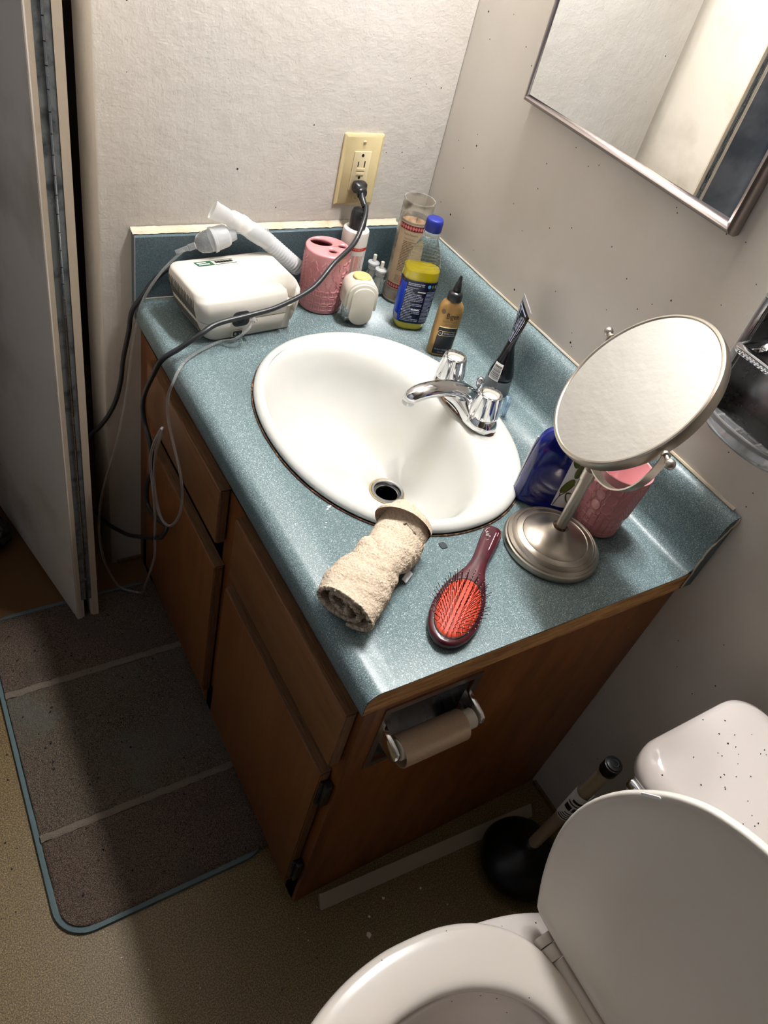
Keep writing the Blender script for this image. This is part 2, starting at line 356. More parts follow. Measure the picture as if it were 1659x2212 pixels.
# ------------------------------------------------------------------ wall mirror
t = thing('wall_mirror', 'metal-framed rectangular mirror hung on the side wall, upper right', 'mirror', (-.0, -.405, 1.09))
y0, y1, z0, z1 = -.615, -.197, 1.088, 1.76
g = G(); g.box(-.0075, -.0005, y0 + .006, y1 - .006, z0 + .006, z1 - .006); mk('backing_board', g, 'black', t)
g = G(); g.add([(-.0088, y0 + .004, z0 + .004), (-.0192, y1 - .004, z0 + .004), (-.0192, y1 - .004, z1 - .004), (-.0088, y0 + .004, z1 - .004)], [(0, 1, 2, 3)])
mk('mirror_pane', g, 'mirror', t)
def rail(p, q, n):   # mitred half-round rail from p to q, inward direction n
    p = Vector(p); q = Vector(q); d = (q - p).normalized(); n = Vector(n); R = []
    for e, sgn in ((p, 1), (q, -1)):
        ring = []
        for a, b in ((-.0075, -.0005), (-.0085, -.012), (-.0065, -.0185), (-.002, -.021), (.003, -.0185), (.005, -.0145), (.005, -.0005)):
            ring.append(e + n * a + d * sgn * a * (-1) * -1 + Vector((b, 0, 0)))
        R.append(ring)
    return G().rings(R, cap0=True, cap1=True)
for p, q, n in (((0, y0, z0), (0, y1, z0), (0, 0, 1)), ((0, y1, z0), (0, y1, z1), (0, -1, 0)), ((0, y1, z1), (0, y0, z1), (0, 0, -1)), ((0, y0, z1), (0, y0, z0), (0, 1, 0))):
    mk('frame_rail', rail(p, q, n), 'alu', t, ang=50)

# ------------------------------------------------------------------ vanity cabinet
cab = thing('vanity_cabinet', 'worn brown wooden vanity cabinet with two drawers and two doors', 'cabinet', (-.27, -.42, 0))
FX = -.5465; CY = -.826; TOPZ = H - .022
g = G()   # far end panel, back, floor
g.box(FX + .02, -.002, -.016, -.001, 0, TOPZ); g.box(FX + .02, -.002, CY + .012, -.016, .08, .095)
mk('carcass', g, 'wood_f', cab)
tx0, tx1, tz0, tz1 = -.506, -.372, .470, .598     # opening for the paper holder
g = G(); xs = [FX + .018, tx0, tx1, -.001]; zs = [0, tz0, tz1, TOPZ]
for i in range(3):
    for j in range(3):
        if (i, j) != (1, 1): g.box(xs[i], xs[i + 1], CY, CY + .012, zs[j], zs[j + 1])
mk('side_panel', g, 'wood_side', cab)
g = G()
for a, b in ((-.105, -.001), (-.477, -.415), (CY - .001, -.795)): g.box(FX, FX + .018, a, b, .0, TOPZ)   # stiles
g.box(FX, FX + .018, -.477 - .34, -.01, .605, TOPZ); g.box(FX, FX + .018, -.80, -.46, .44, .50); g.box(FX, FX + .018, -.82, -.02, 0, .095)
mk('face_frame', g, 'wood_f', cab)
def front(name, ya, yb, za, zb, mat, lab=None):
    g = G(); g.box(FX - .019, FX - .0012, ya, yb, za, zb, 0); o = mk(name, g, mat, cab, bevel=.003, bseg=2)
    g = G(); g.box(FX - .0165, FX - .001, ya + .0006, yb - .0006, zb + .0002, zb + .0012); g.box(FX - .0165, FX - .004, ya - .0012, ya - .0002, za + .001, zb - .001)
    mk('raw_edge', g, 'wood_edge', o)
    return o
front('drawer_front', -.422, -.092, .496, .6065, 'wood_h'); front('drawer_front', -.816, -.480, .486, .608, 'wood_h')
d1 = front('cabinet_door', -.428, -.094, .085, .444, 'wood_v'); d2 = front('cabinet_door', -.808, -.472, .075, .446, 'wood_v')
for zc in (.40, .13):
    g = G(); g.box(FX - .013, FX - .0015, -.822, -.8095, zc - .028, zc + .028); g.lathe([(.0035, zc - .03), (.0035, zc + .03)], 10, (FX - .014, -.812, 0)); mk('hinge', g, 'blackpl', d2, bevel=.001)
g = G(); g.box(FX + .019, FX + .05, -.42, -.10, .10, .60); mk('cavity_shade_block', g, 'black', cab)  # solid black block stands in for the dark behind the open slot

# ------------------------------------------------------------------ countertop with splashes, cut for the basin
ct = thing('countertop', 'speckled teal laminate countertop with matching splashbacks', 'countertop', (-.28, -.42, H - .037))
BS = .108; YE = -L
def arc(cx, cz, r, a0, a1, n=6): return [(cx + r * cos(math.radians(a0 + (a1 - a0) * i / n)), cz + r * sin(math.radians(a0 + (a1 - a0) * i / n))) for i in range(n + 1)]
prof = [(-D, H - .037)] + arc(-D + .02, H - .019, .020, 180, 95, 7) + [(-D + .030, H + .0002), (-D + .04, H)] + arc(-.043, H + .02, .02, 270, 355, 5)
prof += [(-.0225, H + .07), (-.0215, H + .088), (-.0185, H + .098), (-.012, H + .105), (-.002, H + BS)]
def sweep(pr, ya, yb):
    return G().rings([[(x, y, z) for x, z in pr] for y in (ya, yb)], cap0=True, cap1=True)
outer = prof; inner = [(x + (.0012 if x < -.5 else 0) + (.0008 if x > -.045 else 0), z - (.0012 if x < -.03 else .0)) for x, z in prof]
# laminate: thin skin; core: solid body underneath
skin = G()
n = len(prof)
skin.rings([[(x, y, z) for x, z in (outer + inner[::-1])] for y in (YE, -.0012)], cap0=False, cap1=False)
lam = mk('laminate_top', skin, 'lam', ct, ang=60)
lam['label'] = 'speckled teal laminate skin'
core = G()
cp = [(x + .0002, z - .0002) for x, z in inner if x < -.05] + [(-.024, H - .0014), (-.024, H - .022), (-D + .034, H - .022), (-D + .034, H - .0368)]
core.rings([[(x, y, z) for x, z in cp] for y in (YE + .0004, -.0014)], cap0=True, cap1=True)
core.box(-D + .0345, -.0245, YE + .0006, CY - .0008, H - .037, H - .0222)
co = mk('particle_core', core, 'core', ct, ang=60)
# splash body along the side wall, painted end
g = G(); sp = [(x + .001, z - .001) for x, z in inner if x > -.03]
sp = [(-.0238, H - .034)] + [(-.0236, H + .004)] + [p for p in sp if p[1] > H + .012] + [(-.0012, H - .034)]
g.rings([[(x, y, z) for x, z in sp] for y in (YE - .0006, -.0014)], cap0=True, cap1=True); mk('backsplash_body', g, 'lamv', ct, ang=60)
g = G()   # ragged caulk along the splash end
R = []
for i in range(26):
    tt = i / 25; z = H - .03 + (BS + .028) * tt; x = -.0245 + (.0225 * max(0, tt - .62) / .38) ** 1.0 - .003 * sin(PI * max(0, min(1, (tt - .25) / .5)))
    R.append((x + .0008 * noise.noise(Vector((tt * 30, 0, 0))), YE - .0015 - .001 * noise.noise(Vector((tt * 20, 5, 0))), z))
g.tube(R, lambda q: .0013, 7); mk('end_caulk', g, 'caulk', ct)
# side splash against the back wall
g = G(); pr = [(-.0205, H - .036), (-.0205, H + .092), (-.0205, H + .1095), (-.0012, H + .1115), (-.0012, H - .036)]
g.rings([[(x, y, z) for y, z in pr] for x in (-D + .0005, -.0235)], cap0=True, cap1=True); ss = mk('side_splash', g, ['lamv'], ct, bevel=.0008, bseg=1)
g = G(); g.grid(120, 5, lambda u, v: (-D - .001 + (.50) * u, -.0145 + .0135 * v + .002 * noise.noise(Vector((u * 25, 4, 0))) * (1 - v), H + .1118 + .0018 * sin(PI * v) + .0012 * noise.noise(Vector((u * 60, v * 3, 0))) + (.006 * max(0, v - .7) / .3)))
mk('caulk_bead', g, 'caulk', ct, ang=80)
g = G(); g.tube([(-D + .012 + u * .53 / 30, -.0215, H + .0008) for u in range(31)], .0012, 6); mk('caulk_bead', g, 'caulk', ct)
g = G(); g.tube([(-.0015, -.03 - i * .0265, H + BS + .0015 + .0012 * noise.noise(Vector((i * .7, 3, 0)))) for i in range(31)], lambda q: .0016 + .0012 * q, 6); mk('caulk_bead', g, 'caulk', ct)
g = G(); g.tube([(-D - .0005, -.0225, H + z) for z in (-.034, .0, .05, .09, .112)], .0009, 6); mk('splash_edge', g, 'crimp', ss)

# basin hole
SCX, SCY, SA, SB = -.2985, -.4215, .196, .2400
cut = G().rings([sup(SA - .014, SB - .014, 2.1, z, 64, SCX, SCY) for z in (H - .08, H + .05)], cap0=True, cap1=True)
cutter = mk('cut', cut, 'black')
for o in (lam, co):
    cutter.data.update()
    md = o.modifiers.new('b', 'BOOLEAN'); md.object = cutter; md.operation = 'DIFFERENCE'; md.solver = 'EXACT'
    bpy.context.view_layer.update()
    dg = bpy.context.evaluated_depsgraph_get(); me = bpy.data.meshes.new_from_object(o.evaluated_get(dg))
    o.modifiers.clear(); o.data = me
bpy.data.objects.remove(cutter)

# ------------------------------------------------------------------ basin
bs = thing('sink_basin', 'oval white drop-in porcelain basin set in the teal countertop', 'sink', (SCX, SCY, H))
RG = [(0, 0, SA - .004, SB - .004, .0005), (0, 0, SA, SB, .004), (0, 0, SA - .002, SB - .002, .0105), (0, 0, SA - .010, SB - .010, .0150), (-.002, 0, SA - .020, SB - .020, .0155),
      (-.030, -.006, .157, .216, .0125), (-.034, -.008, .150, .209, .008), (-.036, -.009, .143, .202, -.002), (-.036, -.010, .136, .194, -.018), (-.034, -.011, .126, .181, -.045), (-.030, -.013, .112, .160, -.073),
      (-.020, -.017, .090, .127, -.098), (-.004, -.021, .063, .088, -.115), (.012, -.0235, .042, .052, -.1245), (.0215, -.0245, .0275, .0275, -.1315)]
g = G().rings([[Vector((SCX + cx, SCY + cy, z + H)) + p for p in sup(a, b, 2.12 if i < 10 else 2, 0, 72)] for i, (cx, cy, a, b, z) in enumerate(RG)])
mk('bowl', g, 'porc', bs, sub=2, ang=80)
dc = Vector((SCX + .0215, SCY - .0245, H - .1315))
g = G().lathe([(.0215, -.02), (.0225, .0015), (.0235, .003), (.0265, .0035), (.0285, .001), (.0285, -.001)], 40, dc, cap0=False, cap1=False)
g.lathe([(.0185, -.02), (.0185, -.004), (.0195, -.003), (.0222, -.004)], 40, dc, cap0=False, cap1=False); dn = mk('drain', g, 'chromed', bs)
g = G().lathe([(.0001, -.012), (.0186, -.012)], 30, dc); mk('drain_hole', g, 'black', dn)
g = G().lathe([(.0284, .0012), (.0300, .0014), (.0312, .0020)], 40, dc, cap0=False, cap1=False); mk('rust_ring', g, 'rust', dn)
g = G(); N_ = 150   # dark gap and grime line round the rim
g.tube([(p.x + .0004 * noise.noise(p * 90), p.y, p.z) for p in sup(SA + .0005, SB + .0005, 2.12, H + .0009, N_, SCX, SCY)] + [sup(SA + .0005, SB + .0005, 2.12, H + .0009, N_, SCX, SCY)[0]], lambda q: .0013 + .0006 * noise.noise(Vector((q * 60, 0, 0))), 6)
mk('grime_line', g, 'grime', bs)

# ------------------------------------------------------------------ faucet
FCX, FCY, FZ = -.158, -.4275, H + .0145
fc = thing('faucet', 'chrome two-handle faucet with fluted knobs on the basin ledge', 'faucet', (FCX, FCY, FZ))
g = G()
R = []
for i, (k, z) in enumerate(((1, 0), (1.02, .004), (.98, .012), (.86, .018), (.6, .022), (.2, .0235))):
    ring = []
    for j in range(56):
        tt = 2 * PI * j / 56; y = .0775 * sin(tt); hw = .0255 + .0035 * cos(2 * PI * y / .11 + PI) * (1 if abs(y) < .055 else 1)
        x = hw * cos(tt) / max(.35, abs(cos(tt)) ** .35) if abs(cos(tt)) > 1e-6 else 0
        ring.append(Vector((FCX + x * k, FCY + y * (1 - (1 - k) * .45), FZ + z)))
    R.append(ring)
g.rings(R, cap1=True); mk('base_plate', g, 'chrome', fc, ang=60)
for hy in (FCY + .0505, FCY - .0505):
    g = G(); g.lathe([(.0245, .006), (.0235, .014), (.019, .0195), (.0175, .024)], 36, (FCX - .002, hy, FZ)); bell = mk('handle_base', g, 'chrome', fc, ang=60)
    g = G(); R = []
    for z, r, fl in ((.0215, .0195, .0), (.0235, .0215, .4), (.028, .0215, 1), (.045, .0190, 1), (.057, .0172, 1), (.0605, .0165, .5), (.0612, .0158, 0), (.0612, .0132, 0), (.0535, .0118, 0), (.0525, .004, 0)):
        R.append([Vector((FCX - .002 + (r * 1.14 - .0036 * fl * max(0, cos(8 * a) + .15)) * cos(a), hy + (r * 1.14 - .0036 * fl * max(0, cos(8 * a) + .15)) * sin(a), FZ + z)) for a in (2 * PI * j / 96 for j in range(96))])
    g.rings(R, cap0=True, cap1=True); kb = mk('knob', g, 'chrome', fc, ang=45)
    g = G(); g.lathe([(.0128, .0526), (.0118, .0545), (.005, .0548), (.0015, .0538)], 24, (FCX - .002, hy, FZ)); mk('index_button', g, 'spindle', kb)
    g = G(); g.lathe([(.0196, .0185), (.0196, .0214)], 30, (FCX - .002, hy, FZ)); mk('knob_shadow_ring', g, 'black', kb)  # black ring stands in for the shadow under the knob
g = G(); R = []
SPN = [(.022, -.002, .022, .014), (.010, .008, .0215, .016), (-.010, .024, .0190, .0145), (-.036, .0345, .0165, .0120), (-.062, .0385, .0158, .0112), (-.086, .0390, .0152, .0108), (-.103, .0360, .0145, .0108), (-.1120, .0315, .0135, .0105), (-.1150, .0270, .0122, .0110)]
P = [Vector((FCX + a, FCY, FZ + .006 + b)) for a, b, _, _ in SPN]
for i, p in enumerate(P):
    tg = (P[min(i + 1, len(P) - 1)] - P[max(i - 1, 0)]).normalized()
    if i == len(P) - 1: tg = Vector((-.1, 0, -1)).normalized()
    nn = Vector((0, 1, 0)); bb = tg.cross(nn); wd, hh = SPN[i][2], SPN[i][3]
    R.append([p + nn * (wd * cos(a)) + bb * (hh * sin(a)) for a in (2 * PI * j / 28 for j in range(28))])
g.rings(R, cap0=True, cap1=True); sp_ = mk('spout', g, 'chrome', fc, ang=80, sub=1)
g = G(); g.lathe([(.0098, 0), (.0104, .008)], 26, (FCX - .1154, FCY, FZ + .0255)); mk('aerator', g, 'clear', sp_)
g = G(); g.lathe([(.0022, 0), (.0022, .020), (.0055, .024), (.0068, .031), (.0062, .036), (.003, .0395), (.0005, .040)], 20, (FCX + .019, FCY, FZ + .012)); mk('lift_rod', g, 'chrome', fc)
g = G(); g.tube([(FCX + .026 * cos(a) , FCY + .0795 * sin(a), FZ + .0008) for a in (2 * PI * i / 60 for i in range(61))], lambda q: .0016 + .0008 * noise.noise(Vector((q * 50, 0, 0))), 6); mk('grime_line', g, 'grime', fc)

g = G(); g.prism([(x, y) for x, y in rrect(-.011, .011, -.0, .034, .005)], -.0035, .0035, T=Matrix.Translation((-.088, -.452, H + .0005)) @ Matrix.Rotation(math.radians(55), 4, 'Z') @ Matrix.Rotation(PI / 2, 4, 'X'))
tag(mk('plastic_cap', g, 'blueclear', bevel=.001), 'small pale blue clear plastic cap standing behind the nearer faucet knob', 'cap')

# ------------------------------------------------------------------ relief cups
def relief(a, z, kind):
    """raised patterns: overlapping circles, ogee lattice and leaf ribs"""
    u = a * .04; h = 0
    def ringd(u, z, p, r, w):
        best = 0
        iu = math.floor(u / p); iz = math.floor(z / p)
        for i in (iu, iu + 1):
            for j in (iz, iz + 1):
                d = math.hypot(u - i * p, z - j * p); best = max(best, max(0, 1 - abs(d - r) / w))
        return best
    sec = (a / (2 * PI)) % 1
    if kind == 0:
        if sec > .76 and sec < .98 and z < .046 or (sec <= .76 and z < .046 and sec > .5):
            h = .0011 * max(ringd(u, z, .0135, .0095, .0016), max(0, 1 - math.hypot((u + .00675) % .0135 - .00675, (z + .00675) % .0135 - .00675) / .0022))
        elif sec > .5 and sec <= .80:
            p = .021; q = .030; x = (u / p + .5 * (math.floor(z / (q / 2)) % 2)) % 1 - .5; y = (z / (q / 2)) % 1
            wv = .5 * (.5 + .5 * cos(2 * PI * y)) * .9 + .03; e = abs(abs(x) - (.5 - wv * .5) * .8) * p
            h = .0011 * max(0, 1 - e / .0014)
        elif sec > .80 and z > .046:
            h = .0014 * max(ringd(u, z, .017, .0062, .0018), max(0, 1 - math.hypot((u + .0085) % .017 - .0085, (z + .0085) % .017 - .0085) / .002))
        else:
            h = .0010 * max(0, sin((z - abs(((u / .022) % 1) - .5) * .022) * 2 * PI / .0062)) ** 2
    else:
        if z < .040:
            x = (u / .0105) % 1; y = (z / .0105) % 1; k = (math.floor(u / .0105) + math.floor(z / .0105)) % 2
            e = min(x, 1 - x, y, 1 - y); h = -.0008 * max(0, 1 - e / .10)
            if k == 0: h -= .0007 * max(0, 1 - abs(math.hypot(x - .5, y - .5) - .28) / .10)
        elif sec > .66:
            h = .0010 * max(0, sin((z - 1.1 * abs(((u / .030) % 1) - .5) * .030 * 1.4) * 2 * PI / .0068)) ** 2
            h = max(h, .0011 * max(0, 1 - abs(((u / .030) % 1) - .5) * .030 / .0012))
        else:
            h = .0012 * max(ringd(u, z, .019, .0085, .0013), ringd(u + .0095, z + .0095, .019, .0040, .0012))
    return h
def cup_wall(g, cx, cy, z0, R0, R1, hgt, kind, zr0=.006, zr1=.008):
    def fn(u, v):
        a = 2 * PI * u; z = v * hgt; r = R0 + (R1 - R0) * v
        if v < .03: r -= .004 * (1 - v / .03) ** 2
        k = min(1, max(0, (z - zr0) / .003)) * min(1, max(0, (hgt - zr1 - z) / .003))
        r += relief(a, z, kind) * k * 1.5
        return (cx + r * cos(a), cy + r * sin(a), z0 + z)
    g.grid(481, 150, fn)
# toothbrush holder
HX, HYY = -.2478, -.0815
t = thing('toothbrush_holder', 'pink embossed ceramic toothbrush holder with holes in its top, beside the white machine', 'holder', (HX, HYY, H))
g = G(); cup_wall(g, HX, HYY, H, .0385, .0400, .1085, 0); g.lathe([(.0001, 0), (.0345, 0)], 60, (HX, HYY, H)); mk('body', g, 'pink', t, ang=80)
# lid with holes: big one left, two small, by boolean of a dome
g = G(); g.lathe([(.0400, .1075), (.0402, .1095), (.0392, .1112), (.0370, .1120), (.0001, .1125), (.0001, .106), (.0385, .106)], 60, (HX, HYY, H), cap0=False, cap1=False)
topo = mk('pierced_top', g, 'pink', t, ang=50)
ho = Matrix.Translation((HX, HYY, 0))
holes = [(-.007, .0155, .0200, .0135, -.523), (-.001, -.0175, .0080, .0068, -.523), (.0245, -.003, .0080, .0068, -.523)]
for x, y, a, b, ro_ in holes:
    c = mk('cut', G().rings([sup(a, b, 2, z, 32, HX + x, HYY + y, ro_) for z in (H + .1, H + .12)], cap0=True, cap1=True), 'pink')
    bpy.context.view_layer.update()
    md = topo.modifiers.new('b', 'BOOLEAN'); md.object = c; md.operation = 'DIFFERENCE'; md.solver = 'EXACT'; bpy.context.view_layer.update()
    me = bpy.data.meshes.new_from_object(topo.evaluated_get(bpy.context.evaluated_depsgraph_get())); topo.modifiers.clear(); topo.data = me; bpy.data.objects.remove(c)
g = G(); g.lathe([(.0365, .004), (.0365, .106)], 40, (HX, HYY, H), cap1=False); mk('inside', g, 'pinkin', t)
# pink tumbler
TX, TY = -.102, -.708
t = thing('pink_tumbler', 'open pink embossed ceramic tumbler standing behind the magnifying mirror', 'cup', (TX, TY, H))
g = G(); cup_wall(g, TX, TY, H, .0330, .0400, .112, 1, .004, .010); g.lathe([(.0001, 0), (.029, 0)], 60, (TX, TY, H))
g.lathe([(.0400, .112), (.0388, .1128), (.0372, .111), (.031, .008), (.0001, .007)], 60, (TX, TY, H), cap0=False, cap1=False); mk('body', g, 'pink', t, ang=80)

# ------------------------------------------------------------------ nebulizer machine
NX, NY, NR = -.424, -.1065, math.radians(6)
neb = thing('nebulizer', 'off-white nebulizer compressor box with vent slots in the far corner of the counter', 'nebulizer', (NX, NY, H), NR)
def nring(z, x0, x1, y0, y1, r): return [Vector((x, y, z)) for x, y in rrect(x0, x1, y0, y1, r, 7)]
def nl(name, g, mats, par=neb, **k):
    return mk(name, g, mats, par, world=False, **k)
g = G().rings([nring(.002, -.070, .074, -.048, .054, .016), nring(.006, -.074, .080, -.052, .056, .016), nring(.022, -.082, .086, -.056, .058, .017), nring(.0385, -.0885, .091, -.059, .060, .018), nring(.0395, -.0880, .0905, -.0585, .0595, .018)], cap0=True, cap1=True)
low = nl('lower_shell', g, 'neb', ang=50)
g = G().rings([nring(.0402, -.0880, .0905, -.0585, .0595, .018), nring(.0412, -.0890, .0915, -.0595, .0605, .018), nring(.060, -.0945, .094, -.0605, .0615, .018), nring(.074, -.0958, .0940, -.0590, .0615, .018), nring(.0765, -.0955, .0935, -.0560, .0612, .018), nring(.0825, -.0945, .0915, -.0500, .0605, .018), nring(.0852, -.0925, .0895, -.0475, .059, .017), nring(.0865, -.088, .085, -.043, .055, .015), nring(.0872, -.070, .066, -.028, .045, .012)], cap0=True, cap1=True)
upp = nl('upper_shell', g, 'neb', ang=70)
# swallow-tail recess that holds the cup, right front corner
def cutneb(o, g):
    c = mk('cut', g, 'nebg', neb, world=False); bpy.context.view_layer.update(); md = o.modifiers.new('b', 'BOOLEAN'); md.object = c; md.operation = 'DIFFERENCE'; md.solver = 'EXACT'; bpy.context.view_layer.update()
    me = bpy.data.meshes.new_from_object(o.evaluated_get(bpy.context.evaluated_depsgraph_get())); o.modifiers.clear(); o.data = me; bpy.data.objects.remove(c)
cutneb(upp, G().lathe([(.0190, .0), (.0190, .05)], 34, (.0715, -.036, .0485)))
cutneb(upp, G().box(.062, .080, -.08, -.046, .03, .0975)); cutneb(low, G().box(.062, .080, -.08, -.046, -.001, .05))
g = G(); g.lathe([(.0001, .0487), (.0186, .0487), (.0187, .0492)], 30, (.0715, -.036, 0), cap1=False); g.box(.0622, .0798, -.0482, -.0462, .003, .0485); nl('cup_recess', g, 'nebg', upp)
# vents down the left side: raised louvres over dark backing
for i in range(17):
    y = -.040 + i * .0052
    g = G(); g.tube([(-.0945 + .0006, y, .0785), (-.0962, y, .072), (-.0952, y, .060), (-.0906, y, .044)], .0007, 5); nl('vent_slot', g, 'nebd', upp)
    g = G(); g.tube([(-.0892, y, .0365), (-.0840, y, .024), (-.0795, y, .015)], .00075, 5); nl('vent_slot', g, 'nebd', low)
# black inlet socket, rocker switch, hose nipple
def nf(u, v, e=.0008): return (u, -.0600 - e, v)
g = G(); g.prism(rrect(-.036, -.006, -.0135, .0135, .0085), -.0035, .0012, T=Matrix.Translation((0, -.0602, .043)) @ Matrix.Rotation(PI / 2, 4, 'X')); so = nl('power_socket', g, 'blackpl', low, bevel=.0008)
g = G(); g.lathe([(.0065, 0), (.0065, .004), (.005, .0045)], 22, (0, 0, 0), T=Matrix.Translation((-.024, -.0610, .044)) @ Matrix.Rotation(PI / 2, 4, 'X')); nl('socket_core', g, 'black', so)
g = G(); g.box(-.0335, -.0145, -.0575, -.0545, .009, .0205); sw = nl('switch_frame', g, 'white', low, bevel=.0006)
g = G(); g.box(-.032, -.016, -.0590, -.0570, .0105, .019); rk = nl('rocker', g, 'blackpl', sw, bevel=.0005)
g = G(); put_text(g, '0', .0065, lambda x, y: (x, -.0592, y), (-.0285, .0147)); put_text(g, '-', .006, lambda x, y: (x, -.0592, y), (-.021, .0147)); nl('switch_marks', g, 'txtw', sw)
g = G(); g.tube([(.0005, -.0585, .041), (.0005, -.069, .0405)], .0034, 14); nl('air_outlet', g, 'clear', low)
# label on top
def nt(x, y): return (x * 1.25 - .006, y * 1.25 - .004, .0877)
sk = lambda x, y: nt(-.012 + x - .25 * y, .034 + y)
g = G(); g.add([sk(-.026, -.0055), sk(-.003, -.0055), sk(-.003, .0055), sk(-.026, .0055)], [(0, 1, 2, 3)], 0)
for yy in (-.0053, .0045): g.add([sk(-.002, yy), sk(.029, yy), sk(.029, yy + .001), sk(-.002, yy + .001)], [(0, 1, 2, 3)], 0)
lb = nl('top_label', g, 'leaf'); lb.data.materials[0] = pm('label_green', s(36, 84, 58), .4)
g = G(); dashes(g, lambda x, y: tuple(Vector(sk(x, y)) + Vector((0, 0, .0002))), -.0235, -.006, -.004, .004, 2, 0, .55, 3, 4)
nl('label_print', g, 'txtw', lb)
g = G(); dashes(g, lambda x, y: tuple(Vector(sk(x, y)) + Vector((0, 0, .0002))), .001, .026, -.0025, .0032, 1, 0, .8, 5); nl('label_print', g, 'txtb', lb)

# mouthpiece, T-piece, corrugated tube and cup lying across it
neb2 = thing('nebulizer_mouthpiece', 'translucent mouthpiece with ribbed tube and medicine cup lying on the white machine', 'mouthpiece', (-.40, -.045, H + .088))
A = Vector((-.449, -.048, .846)); B = Vector((-.392, -.045, .818)); Cc = Vector((-.349, -.0455, .789)); Dd = Vector((-.290, -.052, .742))
def axl(P, prof, seg=26):
    P = [Vector(p) for p in P]; d = (P[-1] - P[0]).normalized(); q = d.to_track_quat('Z', 'Y').to_matrix().to_4x4()
    return G().lathe(prof, seg, P[0], T=q, cap0=False, cap1=False)
ln = (B - A).length
g = G(); R = []
d = (B - A).normalized(); nn = Vector((0, 1, 0)) - d * d.y; nn.normalize(); bb = d.cross(nn)
for tt, a, b in ((0, .0145, .0050), (.04, .0155, .0062), (.10, .0145, .0056), (.30, .0135, .0078), (.5, .0120, .0105), (.56, .0125, .0115), (.58, .0142, .0138), (1.0, .0142, .0140)):
    R.append([A + d * (ln * tt) + bb * (a * cos(k)) + nn * (b * sin(k)) for k in (2 * PI * j / 32 for j in range(32))])
g.rings(R, cap0=False); mk('mouthpiece', g, 'milky', neb2, ang=60)
g = axl((B - d * .012, Cc), [(.0155, 0), (.0155, .004), (.0145, .005), (.0140, .026), (.0150, .028), (.0150, .052), (.0142, .058), (.0142, .068)]); mk('tee_body', g, 'milky', neb2)
d2 = (Dd - Cc).normalized(); L2 = (Dd - Cc).length; pr = []
for i in range(int(17 * 8) + 1):
    x = i / (17 * 8); pr.append((.0130 + .0015 * sin(x * 17 * 2 * PI), -.014 + (L2 + .022) * x))
g = axl((Cc, Dd), pr, 32); mk('ribbed_tube', g, 'milky', neb2, ang=80)
g = G(); g.tube([Cc + Vector((-.004, -.002, .0185)) + Vector((.0045 * cos(a), 0, .0045 * sin(a))) for a in (2 * PI * i / 18 for i in range(19))], .0011, 6); mk('cap_ring', g, 'milky', neb2)
E1 = Vector((-.412, -.046, .8045)); E0 = Vector((-.489, -.046, .781)); de = (E0 - E1).normalized(); le = (E0 - E1).length
g = axl((E1, E0), [(.0115, -.004), (.013, .006), (.0165, .008), (.0182, .012), (.0192, .030), (.0205, .031), (.0205, .035), (.0188, .036)]); mk('cup_lid', g, 'milky', neb2)
g = axl((E1, E0), [(.0182, .036), (.0175, .046), (.0145, .057), (.0085, .062), (.0055, .064), (.0055, .076), (.0042, .077), (.0036, .098)]); mk('medicine_cup', g, 'clear', neb2)

# cords and tubing
t = thing('power_cord', 'thick black power cord plugged into the outlet and crossing the white machine', 'cord', (-.166, -.02, .868))
CORD = [(-.1745, -.038, .860), (-.1740, -.048, .853), (-.174, -.060, .848), (-.187, -.080, .836), (-.217, -.110, .812), (-.272, -.146, .797), (-.321, -.171, .769), (-.383, -.1805, .747), (-.431, -.1825, .738), (-.486, -.187, .731), (-.515, -.196, .7225),
        (-.548, -.198, .702), (-.574, -.194, .682), (-.581, -.173, .640), (-.584, -.134, .565), (-.584, -.137, .520), (-.584, -.172, .492), (-.584, -.182, .448), (-.584, -.156, .380), (-.584, -.162, .337), (-.584, -.215, .352), (-.584, -.262, .379),
        (-.590, -.258, .352), (-.594, -.236, .328), (-.602, -.13, .225), (-.608, -.06, .170), (-.622, .0, .142), (-.63, .05, .13), (-.635, .10, .10)]
g = G(); g.tube(CORD, .0042, 12, sm=8); mk('cable', g, 'cord', t)

g = G(); R = []
for y, a, b, z in ((-.0, .0125, .0085, 0), (-.004, .0135, .0095, 0), (-.013, .0135, .0095, 0), (-.016, .0095, .0080, -.001), (-.021, .0078, .0070, -.002), (-.0225, .0100, .0085, -.003), (-.0255, .0100, .0085, -.004), (-.0265, .0072, .0065, -.004), (-.029, .0066, .006, -.006)):
    R.append([Vector((p.x - .1665 + (-.006 * (-y / .029)) , y - .0095, .8665 + p.y + z)) for p in sup(a, b, 4 if y > -.014 else 2.4, 0, 32)])
g.rings(R, cap0=True, cap1=True); pl = mk('plug', g, 'blackpl', t, ang=50)
g = G(); g.tube([(-.1722, -.034, .8615), (-.1742, -.044, .856), (-.1740, -.055, .849)], lambda q: .0062 - .0014 * q + .0004 * sin(q * 40), 14, sm=6); mk('strain_relief', g, 'blackpl', pl)
CABLE = [(-.455, -.034, .700), (-.490, -.031, .738), (-.512, -.030, .738), (-.535, -.032, .720), (-.555, -.034, .694), (-.571, -.030, .664), (-.575, -.024, .620), (-.583, -.018, .564), (-.587, -.014, .514), (-.599, -.014, .464), (-.620, -.006, .415), (-.640, .03, .355), (-.645, .10, .27)]
g = G(); g.tube(CABLE, .0042, 12, sm=8); tag(mk('black_cable', g, 'cord'), 'black cable coming from behind the white machine down the wall end behind the folded door', 'cable')
